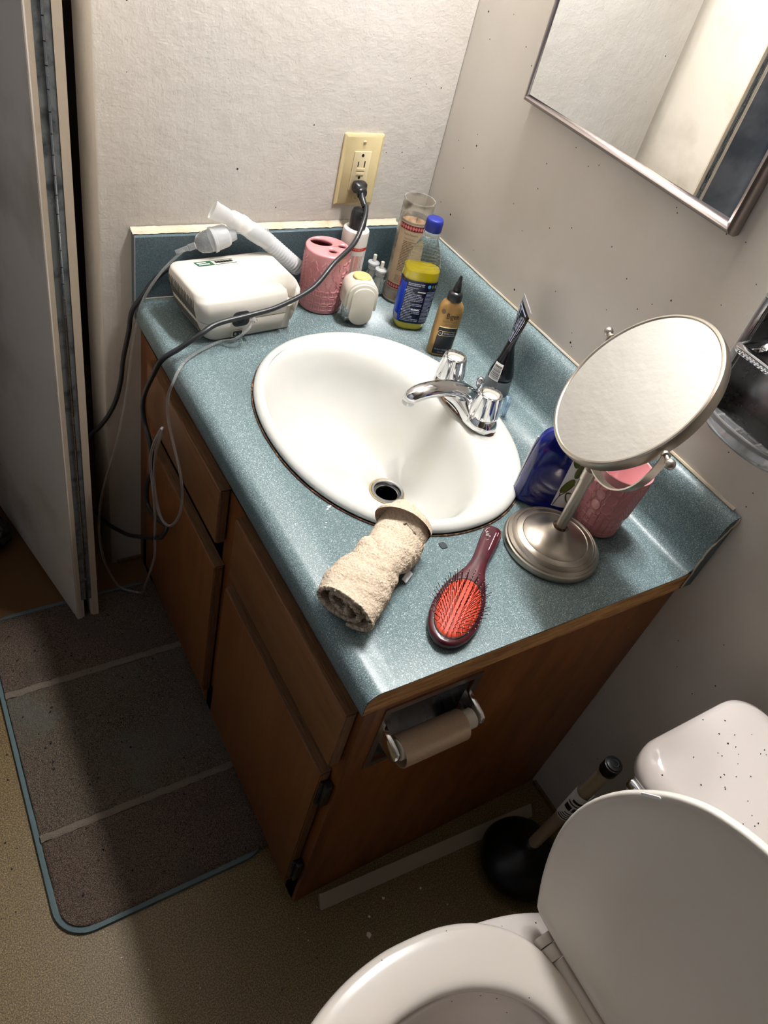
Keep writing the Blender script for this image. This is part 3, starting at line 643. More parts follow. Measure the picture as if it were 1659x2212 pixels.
TUBE = [(-.4235, -.176, .7212), (-.434, -.188, .716), (-.455, -.186, .698), (-.476, -.172, .686), (-.524, -.194, .6845), (-.554, -.220, .6845), (-.573, -.238, .668), (-.578, -.234, .640), (-.578, -.238, .600), (-.5775, -.265, .567), (-.5775, -.297, .537), (-.578, -.312, .501), (-.580, -.310, .455), (-.586, -.285, .405), (-.593, -.254, .402), (-.593, -.222, .450),
        (-.592, -.222, .518), (-.586, -.234, .572), (-.594, -.252, .594), (-.601, -.238, .552), (-.600, -.220, .496), (-.600, -.235, .455), (-.598, -.242, .397), (-.596, -.238, .334), (-.594, -.230, .262), (-.588, -.16, .10), (-.580, -.120, .028), (-.600, -.104, .0215), (-.623, -.085, .030), (-.644, -.063, .099), (-.647, -.050, .176), (-.636, -.040, .262),
        (-.606, -.030, .368), (-.590, -.027, .439), (-.579, -.026, .509), (-.573, -.030, .578), (-.566, -.034, .637), (-.556, -.042, .692), (-.531, -.045, .738), (-.508, -.046, .764), (-.492, -.046, .779)]
g = G(); g.tube(TUBE, .0024, 10, sm=7); tag(mk('air_tubing', g, 'frost'), 'thin clear air tubing looping from the white machine down past the cabinet to the rug', 'tubing')

# ------------------------------------------------------------------ outlet
OX0, OX1, OZ0, OZ1 = -.2065, -.1282, .8285, .9515; OXC = (OX0 + OX1) / 2
t = thing('wall_outlet', 'ivory wall outlet plate with a safety socket and buttons', 'outlet', (OXC, 0, .89))
def pbox(g, x0, x1, z0, z1, y0, y1, r, ins=0, mi=0):
    R = [[Vector((x, y0, z)) for x, z in rrect(x0, x1, z0, z1, r, 3)], [Vector((x, y1 + ins * .5, z)) for x, z in rrect(x0, x1, z0, z1, r, 3)], [Vector((x, y1, z)) for x, z in rrect(x0 + ins, x1 - ins, z0 + ins, z1 - ins, max(r - ins, .0005), 3)]]
    return g.rings(R, mi, cap0=True, cap1=True)
g = G(); pbox(g, OX0, OX1, OZ0, OZ1, -.0003, -.0062, .003, .005); mk('cover_plate', g, 'ivory', t, ang=25)
g = G(); pbox(g, OXC - .0168, OXC + .0168, .8565, .9235, -.006, -.0082, .001, .0008); dv = mk('socket_face', g, 'ivoryl', t)
g = G()
for zc in (.9020, .8675):
    if zc > .89: OXD = OXC - .002; g.box(OXC - .0075, OXC - .0055, -.00835, -.0075, zc - .0045, zc + .0045); g.box(OXC + .0052, OXC + .0074, -.00835, -.0075, zc - .0055, zc + .0055)
    g.lathe([(.0026, 0), (.0026, .0006)], 14, T=Matrix.Translation((OXC, -.0078, zc + .0150 - (.0035 if zc < .89 else 0))) @ Matrix.Rotation(PI / 2, 4, 'X'))
mk('socket_slots', g, 'black', dv)
for zc in (.8925, .8850): 
    g = G(); pbox(g, OXC - .008, OXC + .008, zc - .0022, zc + .0032, -.008, -.0092, .0006, .0005); mk('test_button', g, 'ivoryl', dv)
for zc in (OZ1 - .0135, OZ0 + .0135):
    g = G(); g.lathe([(.0034, 0), (.003, .001), (.0015, .0014)], 16, T=Matrix.Translation((OXC, -.006, zc)) @ Matrix.Rotation(PI / 2, 4, 'X')); sc = mk('screw', g, 'ivoryl', t)
    g = G(); g.box(OXC - .0026, OXC + .0026, -.0077, -.0069, zc - .0004, zc + .0004); mk('screw_slot', g, 'txtbr', sc)

# ------------------------------------------------------------------ bottles by the back wall
def cyl(cx, cy, r, amid): return lambda x, y: (cx + r * cos(amid + x / r), cy + r * sin(amid + x / r), y)
VA = math.radians(233)
bx, by = -.181, -.054
t = thing('lotion_bottle', 'white plastic bottle with a black flip cap and red stripe, under the outlet', 'bottle', (bx, by, H))
g = G(); g.lathe([(.021, 0), (.0235, .002), (.0238, .006), (.0238, .124), (.0228, .1285), (.0200, .1305), (.0001, .1305)], 48, (bx, by, H), cap1=False); mk('body', g, 'white', t)
g = G(); g.lathe([(.0152, .1300), (.0150, .155), (.0142, .159), (.0120, .163), (.0001, .1650)], 32, (bx, by, H), cap1=False); cpb = mk('flip_cap', g, 'blackpl', t)
g = G(); g.box(bx - .006, bx + .006, by - .0160, by - .012, H + .1515, H + .157); mk('thumb_tab', g, 'blackpl', cpb, bevel=.001)
fn = cyl(bx, by, .0241, VA)
g = G(); patch(g, fn, -.030, .034, H + .097, H + .1025, 24); mk('red_stripe', g, 'red', t)
g = G(); put_text(g, 'HYDROGEN', .0001, fn) if 0 else None
dashes(g, cyl(bx, by, .0243, VA), -.024, .030, H + .0985, H + .1012, 1, 0, .6, 8); mk('stripe_print', g, 'redp', t)
g = G(); fr = cyl(bx, by, .0241, VA)
for k, (a, b, c, d) in enumerate(((.004, .0075, .02, .088), (.0095, .0165, .004, .088), (.0185, .0200, .004, .088), (.0225, .0240, .004, .088), (-.004, -.0015, .03, .086))): patch(g, fr, a, b, H + c, H + d, 3)
mk('faded_label', g, 'redp', t)
# two little refill bottles
for i, (rx, ry) in enumerate(((-.1175, -.0385), (-.1165, -.0655))):
    t = thing('refill_bottle', ('small glass oil refill bottle with a wick, nearer the back wall', 'small glass oil refill bottle with a wick, just behind the white plug-in freshener')[i], 'bottle', (rx, ry, H), group='small refill bottles')
    g = G(); g.lathe([(.010, 0), (.012, .002), (.0125, .010), (.0125, .030), (.011, .035), (.008, .038), (.0078, .046)], 30, (rx, ry, H), cap1=False); mk('glass_body', g, 'glass2', t)
    g = G(); g.lathe([(.0084, .0385), (.0092, .040), (.0084, .0415), (.0092, .043), (.0084, .0445), (.0098, .047), (.0115, .049), (.0112, .0515), (.0045, .0535), (.0001, .0535)], 26, (rx, ry, H), cap1=False); mk('collar', g, 'milky', t)
    g = G(); g.lathe([(.0034, .010), (.0034, .0655), (.003, .0665)], 16, (rx, ry, H)); mk('wick', g, 'spindle', t)
# plug-in freshener
AX, AY, AR = -.207, -.143, math.radians(-14)
t = thing('plug_in_freshener', 'white plug-in air freshener with a glass bottle, in front of the lotion bottle', 'freshener', (AX, AY, H), AR); t.scale = (1.27, 1.27, 1.13)
def stad(w, z0, z1, n=12): return [(w * cos(a), z1 - w + w * sin(a)) for a in (PI * i / n for i in range(n + 1))] + [(-w * cos(a), z0 + w - w * sin(a)) for a in (PI * i / n for i in range(n + 1))]
def arch(w, z0, z1, n=14): return [(w * cos(a), z1 - w + w * sin(a)) for a in (PI * i / n for i in range(n + 1))] + [(-w, z0), (w, z0)]
RX = Matrix.Rotation(PI / 2, 4, 'X')
g = G(); g.prism(arch(.0235, .030, .076), -.018, .014, T=RX); hs = mk('housing', g, 'airw', t, bevel=.003, bseg=3, world=False)
g = G(); g.prism(arch(.0215, .030, .0735), .014, .0185, T=RX); mk('front_bezel', g, 'airw', t, bevel=.0015, world=False)
g = G(); g.prism(stad(.0165, .006, .069), .0185, .0215, T=RX); mk('front_panel', g, 'airw', t, bevel=.001, world=False)
g = G(); g.lathe([(.0001, .0768), (.0095, .0768), (.0118, .0762), (.0125, .0745)], 28, (0, .003, 0), cap0=False, cap1=False); 
g.v = [(x, .003 + (y - .003) * 1.05, z) for x, y, z in g.v]; mk('oil_stained_vent', g, 'oil', t, world=False)
g = G(); R = [sup(a, b, 2.6, z, 36, 0, -.001) for z, a, b in ((0, .015, .011), (.002, .0175, .0135), (.010, .0205, .0150), (.024, .0215, .0155), (.034, .0195, .014), (.040, .012, .010))]
g.rings(R, cap0=True, cap1=True); mk('glass_bottle', g, 'glass2', t, world=False)
# candle
cx, cy = -.0815, -.0835
t = thing('glass_candle', 'tall burnt glass candle jar with a cream label in the wall corner', 'candle', (cx, cy, H))
g = G(); g.lathe([(.0255, 0), (.0285, .003), (.0285, .186), (.0275, .189), (.0288, .1925), (.0280, .1945), (.0262, .194), (.0262, .188), (.0265, .012)], 56, (cx, cy, H), cap1=False); mk('glass_jar', g, 'glassd', t)
g = G(); g.lathe([(.0255, .006), (.0258, .150), (.018, .147), (.008, .151), (.0001, .149)], 40, (cx, cy, H), cap1=False); mk('wax', g, 'wax', t)
g = G(); g.lathe([(.0262, .150), (.0262, .160)], 40, (cx, cy, H), cap0=False, cap1=False); g.tube([(cx + .004, cy, H + .148), (cx + .006, cy + .002, H + .160)], .0012, 6); mk('soot_ring', g, 'soot', t)
f1 = cyl(cx, cy, .0289, VA); f2 = cyl(cx, cy, .0292, VA)
g = G(); patch(g, f1, -.026, .048, H + .030, H + .158, 40); lab = mk('paper_label', g, 'cream', t)
g = G(); patch(g, f2, -.026, .048, H + .146, H + .156, 40); mk('border_band', g, 'maroon', lab); g = G(); patch(g, f2, -.026, .048, H + .032, H + .041, 40); mk('border_band', g, 'maroon', lab)
f3 = cyl(cx, cy, .02945, VA); g = G()
for zc, hh in ((.151, .0042), (.0365, .0036)):
    g = G()
    for i in range(15):
        x = -.024 + i * .005; g.add([f3(x, H + zc - hh), f3(x + .0024, H + zc), f3(x, H + zc + hh), f3(x - .0024, H + zc)], [(0, 1, 2, 3)])
    mk('diamond_trim', g, 'rose', lab)
g = G(); put_text(g, 'Padre Nuestro', .0062, f3, (-.001, H + .139), w=.026)
put_text(g, 'Padre Nuestro', .0040, f3, (-.002, H + .131), w=.020); dashes(g, f3, -.012, .013, H + .068, H + .127, 20, 0, .45, 11); dashes(g, f3, -.012, .008, H + .044, H + .060, 6, 0, .4, 12)
mk('label_print', g, 'txtbr', lab)
g = G(); g.lathe([(.0262, .0035), (.0262, .0058)], 40, (cx, cy, H)); mk('wax_base', g, 'spindle', t)
# mouthwash bottle
mx, my, mr = -.1105, -.1745, math.radians(-22)
t = thing('mouthwash_bottle', 'clear bottle of yellow liquid with a blue cap and blue label', 'bottle', (mx, my, H), mr)
S_ = [(0, .020, .016), (.003, .0255, .020), (.010, .0290, .0225), (.028, .0310, .0235), (.100, .0320, .0240), (.112, .0318, .0238), (.125, .0300, .0228), (.140, .0262, .0215), (.155, .0205, .0185), (.168, .0145, .0145), (.176, .0125, .0125), (.190, .0122, .0122)]
def bat(z):
    for (za, a, b), (zb, c, d) in zip(S_, S_[1:]):
        if za <= z <= zb: k = (z - za) / (zb - za); return a + (c - a) * k, b + (d - b) * k
    return S_[-1][1:]
g = G(); R = []
for z, a, b in S_:
    if z > .118 and z < .17:
        pass
    R.append(sup(a, b, 3.0 if z < .13 else 2.3, z, 64))
g.rings(R, cap0=True); mk('clear_shell', g, 'glass', t, world=False, ang=60)
g = G(); zz = [0.0015, .003, .010, .028, .060, .100, .1155]; g.rings([sup(bat(z)[0] - .0012, bat(z)[1] - .0012, 3.0, z, 64) for z in zz], cap0=True, cap1=True); mk('yellow_liquid', g, 'liq', t, world=False, ang=50)
for k, z in enumerate((.124, .130, .136, .142, .148)):
    a, b = bat(z); g = G(); g.tube(sup(a + .0003, b + .0003, 2.3, z, 40) + sup(a + .0003, b + .0003, 2.3, z, 40)[:1], .0007, 5); mk('moulded_rib', g, 'glass', t, world=False)
g = G(); g.lathe([(.0150, .176), (.0155, .1785), (.0150, .181)], 34); mk('neck_ring', g, 'glass', t, world=False)
g = G(); R = []
for z, r in ((.1835, .0142), (.1845, .0146), (.200, .0143), (.2035, .0137), (.2045, .0125)):
    R.append([Vector(((r + (.00035 if j % 2 and z < .201 else 0)) * cos(2 * PI * j / 80), (r + (.00035 if j % 2 and z < .201 else 0)) * sin(2 * PI * j / 80), z)) for j in range(80)])
g.rings(R, cap0=True, cap1=True); mk('blue_cap', g, 'bluecap', t, world=False, ang=40)
# label: superellipse wrap param by arc length from a starting angle
def selab(off, e=.0006):
    def fn(x, z):
        a, b = bat(z); th = math.radians(off) + x / .029
        c_, s_ = cos(th), sin(th); n = 3.0
        X = (a + e) * math.copysign(abs(c_) ** (2 / n), c_); Y = (b + e) * math.copysign(abs(s_) ** (2 / n), s_); return (X, Y, z)
    return fn
OF = 233 + 22
fl = selab(OF); fl2 = selab(OF, .0009); fl3 = selab(OF, .0012)
g = G(); patch(g, fl, -.040, .046, .017, .100, 60, 6); la = mk('wrap_label', g, 'bluelab', t, world=False, ang=80)
g = G(); patch(g, fl2, -.014, .046, .0172, .0998, 40, 6); patch(g, fl2, -.040, -.014, .094, .0998, 16, 2); mk('navy_panel', g, 'navylab', la, world=False, ang=80)
g = G(); patch(g, fl2, -.036, -.020, .0185, .030, 8, 2); mk('silver_square', g, 'crimp', la, world=False)
g = G(); patch(g, fl2, -.0397, -.0375, .074, .092, 3, 4); mk('red_mark', g, 'red', la, world=False)
g = G(); dashes(g, fl3, -.011, .010, .0905, .0965, 2, 0, .55, 20); dashes(g, fl3, -.012, .012, .021, .0885, 22, 0, .42, 21); dashes(g, fl3, .0145, .034, .021, .083, 24, 0, .38, 22); mk('label_print', g, 'txt', la, world=False)
g = G(); patch(g, fl3, .0065, .0128, .0795, .0815, 4); patch(g, fl3, .004, .0105, .0445, .0463, 4); patch(g, fl3, -.0135, -.0122, .079, .0815, 2); patch(g, fl3, -.0135, -.0118, .041, .0432, 2); mk('bright_bars', g, 'txtw', la, world=False)
for k, (xx, mm) in enumerate(((.0165, 'blueclear'), (.0235, 'leaf'), (.031, 'crimp'))):
    g = G(); g.add([fl3(xx, .0925)] + [fl3(xx + .0026 * cos(a), .0925 + .0034 * sin(a)) for a in (2 * PI * i / 16 for i in range(16))], [(0, i + 1, (i + 1) % 16 + 1) for i in range(16)]); o = mk('round_icon', g, mm, la, world=False)
    if k == 0: o.data.materials[0] = pm('icon_blue', s(80, 160, 200), .4)
# hair colour bottle
qx, qy, qr = -.1005, -.267, math.radians(-24)
t = thing('hair_color_bottle', 'gold bottle with black pointed nozzle and black label behind the faucet', 'bottle', (qx, qy, H), qr)
Q = [(0, .0185, .011), (.0015, .0205, .0128), (.005, .0218, .0140), (.050, .0222, .0142), (.088, .0220, .0140), (.097, .0200, .0135), (.103, .0155, .0122), (.1065, .011, .0108), (.108, .0105, .0105)]
g = G(); g.rings([sup(a, b, 2.5, z, 56) for z, a, b in Q], cap0=True, cap1=True); mk('gold_body', g, 'gold', t, world=False, ang=60)
g = G(); R = []
for z, r in ((.1065, .0122), (.108, .0127), (.118, .0122), (.121, .0108), (.1225, .0062), (.124, .0062), (.1255, .0072), (.138, .0048), (.1385, .0040), (.149, .0026), (.1505, .0016)):
    R.append([Vector((r * cos(a) * (1 + (.02 * cos(12 * a) if z < .12 else 0)), r * sin(a) * (1 + (.02 * cos(12 * a) if z < .12 else 0)), z)) for a in (2 * PI * j / 48 for j in range(48))])
g.rings(R, cap0=True, cap1=True); mk('nozzle_cap', g, 'blackpl', t, world=False, ang=50)
def qf(e):
    def fn(x, z):
        k = 1
        for (za, a, b), (zb, c, d) in zip(Q, Q[1:]):
            if za <= z <= zb: k = (z - za) / (zb - za); aa, bb_ = a + (c - a) * k, b + (d - b) * k; break
        X = x; n = 2.5; Y = -(bb_ + e) * max(0, 1 - abs(X / (aa + e)) ** n) ** (1 / n)
        return (X, Y, z)
    return fn
g = G(); patch(g, qf(.0004), -.0150, .0185, .006, .0585, 30, 4); bl = mk('black_label', g, 'blklab', t, world=False, ang=80)
g = G(); patch(g, qf(.0006), -.0150, .0185, .0590, .0610, 30); 
gf = qf(.0008)
for z in (.0520, .0438): patch(g, gf, -.0070, .0165, z - .0003, z + .0003, 20)
g.tube([Vector(gf(-.0105 + .0042 * cos(a), .0479 + .0050 * sin(a))) for a in (2 * PI * i / 24 for i in range(25))], .00045, 5); mk('gold_rule', g, 'goldl', bl, world=False)
g = G(); put_text(g, 'NATURAL BLACK', .0046, gf, (.0055, .0479), w=.019); put_text(g, 'NB1', .0034, gf, (-.0105, .0479), w=.0045); put_text(g, 'OIL RICH \u2022 NOURISH', .0034, gf, (-.001, .0155), w=.024); put_text(g, '2 FL. OZ', .0034, gf, (-.001, .0100), w=.010); mk('small_print', g, 'txt', bl, world=False)
g = G(); put_text(g, 'Bigen', .0145, gf, (.003, .0815), w=.022); nb = mk('brand_print', g, 'txtb', t, world=False)
g = G(); put_text(g, 'Semi-Permanent', .0056, gf, (.0005, .0712), w=.026); put_text(g, 'Hair Color', .0056, gf, (.001, .0650), w=.015); mk('silver_print', g, 'txtbr', t, world=False)
g = G(); gb = qf(.0006); g.add([gb(-.0150, .0905)] + [gb(-.0150 + .0036 * cos(a), .0885 + .0045 * sin(a)) for a in (2 * PI * i / 12 for i in range(12))], [(0, i + 1, (i + 1) % 12 + 1) for i in range(12)]); mk('round_emblem', g, 'txtbr', t, world=False)
# black squeezed tube standing on its cap
ux, uy = -.0575, -.3885
t = thing('squeezed_tube', 'black squeezed and twisted tube standing on its grey cap behind the faucet', 'tube', (ux, uy, H))
g = G(); g.lathe([(.0235, 0), (.0240, .003), (.0225, .026), (.0215, .028)], 40, (ux, uy, H)); mk('screw_cap', g, 'greyp', t)
TR = [(.0282, .0220, .0220, 0, 0, 0), (.034, .0226, .0222, 0, 0, 0), (.052, .0216, .0165, 20, .0, .001), (.070, .0175, .0115, 34, .001, .003), (.086, .0150, .0080, 44, .002, .005), (.100, .0190, .0060, 54, .004, .007), (.118, .0260, .0040, 59, .007, .009), (.136, .0310, .0022, 61, .0095, .0105), (.152, .0330, .0011, 62, .0115, .0115), (.1535, .0331, .0010, 62, .0117, .0117), (.160, .0335, .0009, 62, .0125, .0123)]
def trr(i, seg=64):
    z, a, b, rot, dx, dy = TR[i]; out = []
    for p in sup(a, b, 2, z + H, seg, 0, 0, 0):
        f = noise.noise(Vector((p.x * 120, p.y * 120, z * 60))) * .0016 * (1 if .05 < z < .13 else 0)
        p2 = Matrix.Rotation(math.radians(rot), 4, 'Z') @ Vector((p.x, p.y + f, 0)); out.append(Vector((ux + dx + p2.x, uy + dy + p2.y, H + z)))
    return out
g = G().rings([trr(i) for i in range(9)], cap0=True); mk('tube_body', g, 'blktube', t, ang=80, sub=1)
g = G().rings([trr(i) for i in (8, 9, 10)], cap1=True, cap0=True); mk('crimped_end', g, 'crimp', t)
def tf(e):   # front face of the tube between rings, coordinates: x across (-1..1), z height above counter
    def fn(x, z):
        for i in range(len(TR) - 1):
            if TR[i][0] <= z <= TR[i + 1][0]: break
        k = (z - TR[i][0]) / (TR[i + 1][0] - TR[i][0]); q = [TR[i][j] + (TR[i + 1][j] - TR[i][j]) * k for j in range(6)]
        y = (q[2] + e) * math.sqrt(max(0, 1 - x * x)); p2 = Matrix.Rotation(math.radians(q[3]), 4, 'Z') @ Vector((x * (q[1] + e * .5), y, 0))
        return (ux + q[4] + p2.x, uy + q[5] + p2.y, H + z)
    return fn
g = G(); dashes(g, tf(.0011), -.80, .05, .098, .143, 14, 0, .38, 31); dashes(g, tf(.0011), .2, .75, .112, .146, 8, 0, .34, 32); dashes(g, tf(.0011), -.6, .7, .1455, .1495, 1, 0, .7, 33); mk('tube_print', g, 'txt', t)
fb = cyl(ux, uy, .0231, math.radians(205))
g = G(); g.grid(10, 6, lambda u, v: fb(-.012 + .019 * u, H + .031 + .030 * v)[:2] + (H + .031 + .030 * v,)); 
def bc(x, z, e=0):
    k = 1 - .24 * max(0, (z - .034) / .03); p = cyl(0, 0, .0232 + e, math.radians(205))(x, z); return (ux + p[0] * k, uy + p[1] * k, H + z)
g = G(); g.grid(10, 6, lambda u, v: bc(-.013 + .020 * u, .030 + .031 * v, .0006)); bcx = mk('barcode_sticker', g, 'barlab', t, ang=80)
g = G(); R_ = random.Random(4); zz = .033
while zz < .057:
    hgt = R_.choice((.0004, .0007, .0011)); patch(g, lambda x, y: bc(x, y, .0009), -.0118, .0058, zz, zz + hgt, 10); zz += hgt + R_.choice((.0005, .0008))
mk('barcode_bars', g, 'txtb', bcx)

# glossy blue wrapped pack
kx, ky = -.158, -.642
t = thing('blue_wrapped_pack', 'glossy dark blue pack with a green leaf print beside the basin', 'pack', (kx, ky, H), math.radians(-43))
def kr(z, a, b, n=3.2, dx=0): return sup(a, b, n, z, 60, dx, 0)
g = G(); g.rings([kr(.0, .046, .019, 2.6), kr(.003, .0485, .0215, 2.6), kr(.009, .0480, .0210, 2.6), kr(.013, .0435, .0180), kr(.020, .0430, .0185), kr(.070, .0430, .0190), kr(.105, .0415, .0175, 3, .001), kr(.122, .0375, .014, 2.8, .003), kr(.130, .031, .0085, 2.6, .005), kr(.1325, .024, .004, 2.4, .006)], cap0=True, cap1=True)
mk('blue_wrap', g, 'bluefoil', t, world=False, ang=80, sub=1)
def kf(x, z, e=.0006):
    b = .0190 if z < .075 else .0190 - (z - .07) * .05; return (x, -(b + e) * (1 - abs(x / .0436) ** 3.2) ** (1 / 3.2) if abs(x) < .0436 else 0, z)
g = G(); patch(g, kf, .014, .0432, .014, .108, 14, 6); wp = mk('white_print_panel', g, 'txtw', t, world=False, ang=80)
for (lx, lz, a, b, rr) in ((.024, .055, .0065, .015, -.35), (.031, .085, .0062, .014, -.1), (.034, .034, .006, .012, .5), (.0205, .098, .005, .010, .4), (.0385, .062, .004, .010, .2)):
    g = G(); pts = []
    for i in range(20):
        a_ = 2 * PI * i / 20; u = a * cos(a_); v = b * sin(a_) * (1 - .15 * cos(a_)); pts.append((lx + u * cos(rr) - v * sin(rr), lz + u * sin(rr) + v * cos(rr)))
    g.add([kf(min(.0428, max(.0145, x)), z, .0012) for x, z in pts], [tuple(range(20))]); mk('printed_leaf', g, 'leaf', wp, world=False)
g = G(); g.tube([kf(.0160, .016, .0012), kf(.019, .034, .0012), kf(.026, .046, .0012), kf(.032, .060, .0012)], .0005, 5, sm=5); g.tube([kf(.019, .034, .0012), kf(.0165, .05, .0012)], .0005, 5); mk('printed_stem', g, 'txtb', wp, world=False)
g = G(); g.tube([(-.0432, -.003, .014), (-.0432, -.004, .07), (-.0412, -.003, .110)], .0014, 6, sm=5); mk('painted_highlight', g, 'txtw', t, world=False)  # white line painted in as the glossy highlight on the left edge

# ------------------------------------------------------------------ magnifying mirror
mmx, mmy = -.203, -.7235
t = thing('magnifying_mirror', 'round brushed-metal magnifying mirror tilted on a pedestal stand', 'mirror', (mmx, mmy, H))
g = G(); g.lathe([(.066, 0), (.0690, .002), (.0695, .006), (.0680, .010), (.0660, .0112), (.0652, .0135), (.0620, .0158), (.0610, .0150), (.0600, .0165), (.0565, .0190), (.0555, .0182), (.0545, .0192), (.0470, .0210), (.0460, .0204), (.0450, .0214), (.036, .0240), (.024, .0290), (.0160, .0355), (.0125, .0400), (.0110, .0410), (.0098, .0395)], 72, (mmx, mmy, H), cap1=True); mk('pedestal_base', g, 'nickel', t, ang=30)
g = G(); g.lathe([(.0088, .038), (.0088, .042), (.0075, .0425)], 30, (mmx, mmy, H)); g2 = mk('rust_collar', g, 'grime', t)
g = G(); g.lathe([(.0072, .040), (.0072, .128)], 30, (mmx, mmy, H)); mk('pole', g, 'nickel', t)
g = G(); g.lathe([(.0072, .1275), (.0088, .1285), (.0088, .1455), (.0070, .1475), (.0050, .149), (.0050, .152)], 40, (mmx, mmy, H)); mk('knurled_collar', g, 'nickel', t)
MC = Vector((-.196, -.7215, H + .266)); ax_ = Vector((.464, .886, 0)).normalized(); hh_ = Vector((-.886, .464, 0)).normalized(); tl = math.radians(36)
nr = (hh_ * cos(tl) + Vector((0, 0, 1)) * sin(tl)).normalized(); vv = nr.cross(ax_)
def disc(prof, seg=96):
    return G().rings([[MC + ax_ * (r * cos(a)) + vv * (r * sin(a)) + nr * z for a in (2 * PI * j / seg for j in range(seg))] for r, z in ((q[0] * .968, q[1]) for q in prof)])
mk('mirror_rim', disc([(.1052, .0068), (.1065, .0082), (.1085, .0082), (.1102, .0068), (.1108, .004), (.1108, -.004), (.1102, -.0068), (.1085, -.0082), (.1065, -.0082), (.1052, -.0068)]), 'nickel', t, ang=30)
g = disc([(.1054, .0066), (.0001, .0066)]); mk('mirror_face', g, 'mirror2', t)
g = disc([(.1054, -.0066), (.0001, -.0066)]); mk('back_mirror_face', g, 'mirror2', t)
g = G(); YR = .1165; R = []
for i in range(41):
    a = PI * i / 40; p = MC + Vector((-.006, -.001, 0)) * sin(a) + ax_ * (YR * cos(a)) + Vector((0, 0, -1)) * (YR * .985 * sin(a)); tg = (ax_ * (-sin(a)) + Vector((0, 0, -1)) * cos(a)).normalized(); ou = hh_.cross(tg).normalized()
    wd = .0055 if 3 < i < 37 else .0050
    R.append([p + hh_ * (wd * c) + ou * (.0010 * e) for c, e in ((-1, -1), (1, -1), (1, 1), (-1, 1))])
g.rings(R, cap0=True, cap1=True); yk = mk('yoke', g, 'nickel', t, ang=40)
for sg in (1, -1):
    g = G(); g.tube([MC + ax_ * (.1105 * sg), MC + ax_ * (.126 * sg)], .0028, 12); g.tube([MC + ax_ * (.1135 * sg), MC + ax_ * (.1165 * sg)], .0052, 16); g.ball(MC + ax_ * (.1295 * sg), .0062, 0, 20); mk('pivot_knob', g, 'nickel', yk)

# ------------------------------------------------------------------ hairbrush
hb0 = Vector((-.271, -.675, H)); hb1 = Vector((-.452, -.813, H)); BD = (hb1 - hb0).normalized(); BP = Vector((-BD.y, BD.x, 0)); BLn = (hb1 - hb0).length
t = thing('hairbrush', 'dark red paddle hairbrush lying with bristles up on the counter', 'hairbrush', tuple((hb0 + hb1) / 2), math.atan2(BD.y, BD.x))
# local x runs from handle end to head end
HL = BLn / 2
def bw(u):
    K = [(0, .001), (.012, .0105), (.04, .0135), (.10, .0135), (.18, .0125), (.28, .0108), (.38, .0120), (.45, .0175), (.52, .0238), (.60, .0290), (.70, .0322), (.80, .0320), (.90, .0265), (.96, .0185), (.99, .0095), (1, .001)]
    for (a, b), (c, d) in zip(K, K[1:]):
        if a <= u <= c: k = (u - a) / (c - a); k = k * k * (3 - 2 * k) if c > .96 or c < .05 else k; return b + (d - b) * k
    return .001
us = [0, .004, .012, .025, .045, .08, .12, .18, .24, .30, .36, .41, .46, .51, .56, .61, .66, .71, .76, .81, .86, .90, .935, .96, .98, .992, 1]
R = []
for u in us:
    wd = bw(u); th = .0068 if u > .4 else .0072; z0 = .0045; th2 = th * min(1, wd / .009)
    R.append([Vector((-HL + BLn * u, wd * math.copysign(abs(cos(a)) ** .7, cos(a)), .0085 + th2 * math.copysign(abs(sin(a)) ** .8, sin(a)))) for a in (2 * PI * j / 28 for j in range(28))])
g = G().rings(R, cap0=True, cap1=True); mk('wooden_body', g, 'brush', t, world=False, sub=1, ang=80)
PC, PA, PB = -HL + BLn * .735, .0500, .0255
g = G(); g.rings([sup(PA * k, PB * k, 2.1, z, 48, PC) for k, z in ((1.04, .0147), (1.04, .0156), (1.0, .0157))]); mk('pad_rim', g, 'black', t, world=False)
def padz(x, y): q = ((x - PC) / PA) ** 2 + (y / PB) ** 2; return .0155 + .0052 * math.sqrt(max(0, 1 - min(1, q)))
g = G(); g.rings([[Vector((p.x, p.y, padz(p.x, p.y) if k > 0 else .0205)) for p in sup(PA * k, PB * k, 2.1, 0, 48, PC)] for k in (1, .97, .9, .78, .6, .4, .2, .001)]); mk('cushion_pad', g, 'pad', t, world=False, ang=80)
R_ = random.Random(3)
pg = G(); pg.lathe([(.00046, 0), (.0004, .0175), (.0001, .0178)], 6); me0 = None
tips = G(); tips.ball((0, 0, .018), .00055, 0, 8)
bump_ = G()
k = 0
for i in range(-9, 10):
    for j in range(-5, 6):
        x = i * .0056 + (.0028 if j % 2 else 0); y = j * .0047
        if (x / PA) ** 2 + (y / PB) ** 2 > .90: continue
        z = padz(PC + x, y); tx = .62 * x / PA + R_.uniform(-.05, .05); ty = .70 * y / PB + R_.uniform(-.05, .05)
        if me0 is None:
            o = mk('bristle', G(), 'pin', t, world=False); bpy.data.objects.remove(o)
            both = G(); both.add(pg.v, pg.f, 0); both.add(tips.v, tips.f, 1); o = mk('bristle', both, ['pin', 'tip'], t, world=False); me0 = o.data
        else: o = bpy.data.objects.new('bristle', me0); COL.objects.link(o); o.parent = t
        o.location = (PC + x, y, z - .0008); o.rotation_euler = Euler((-ty * 1.15, tx * 1.15, 0))
g = G(); zt = .0159
def hbf(x, y): return (-HL + .030 - y * 0 + x, y, zt)
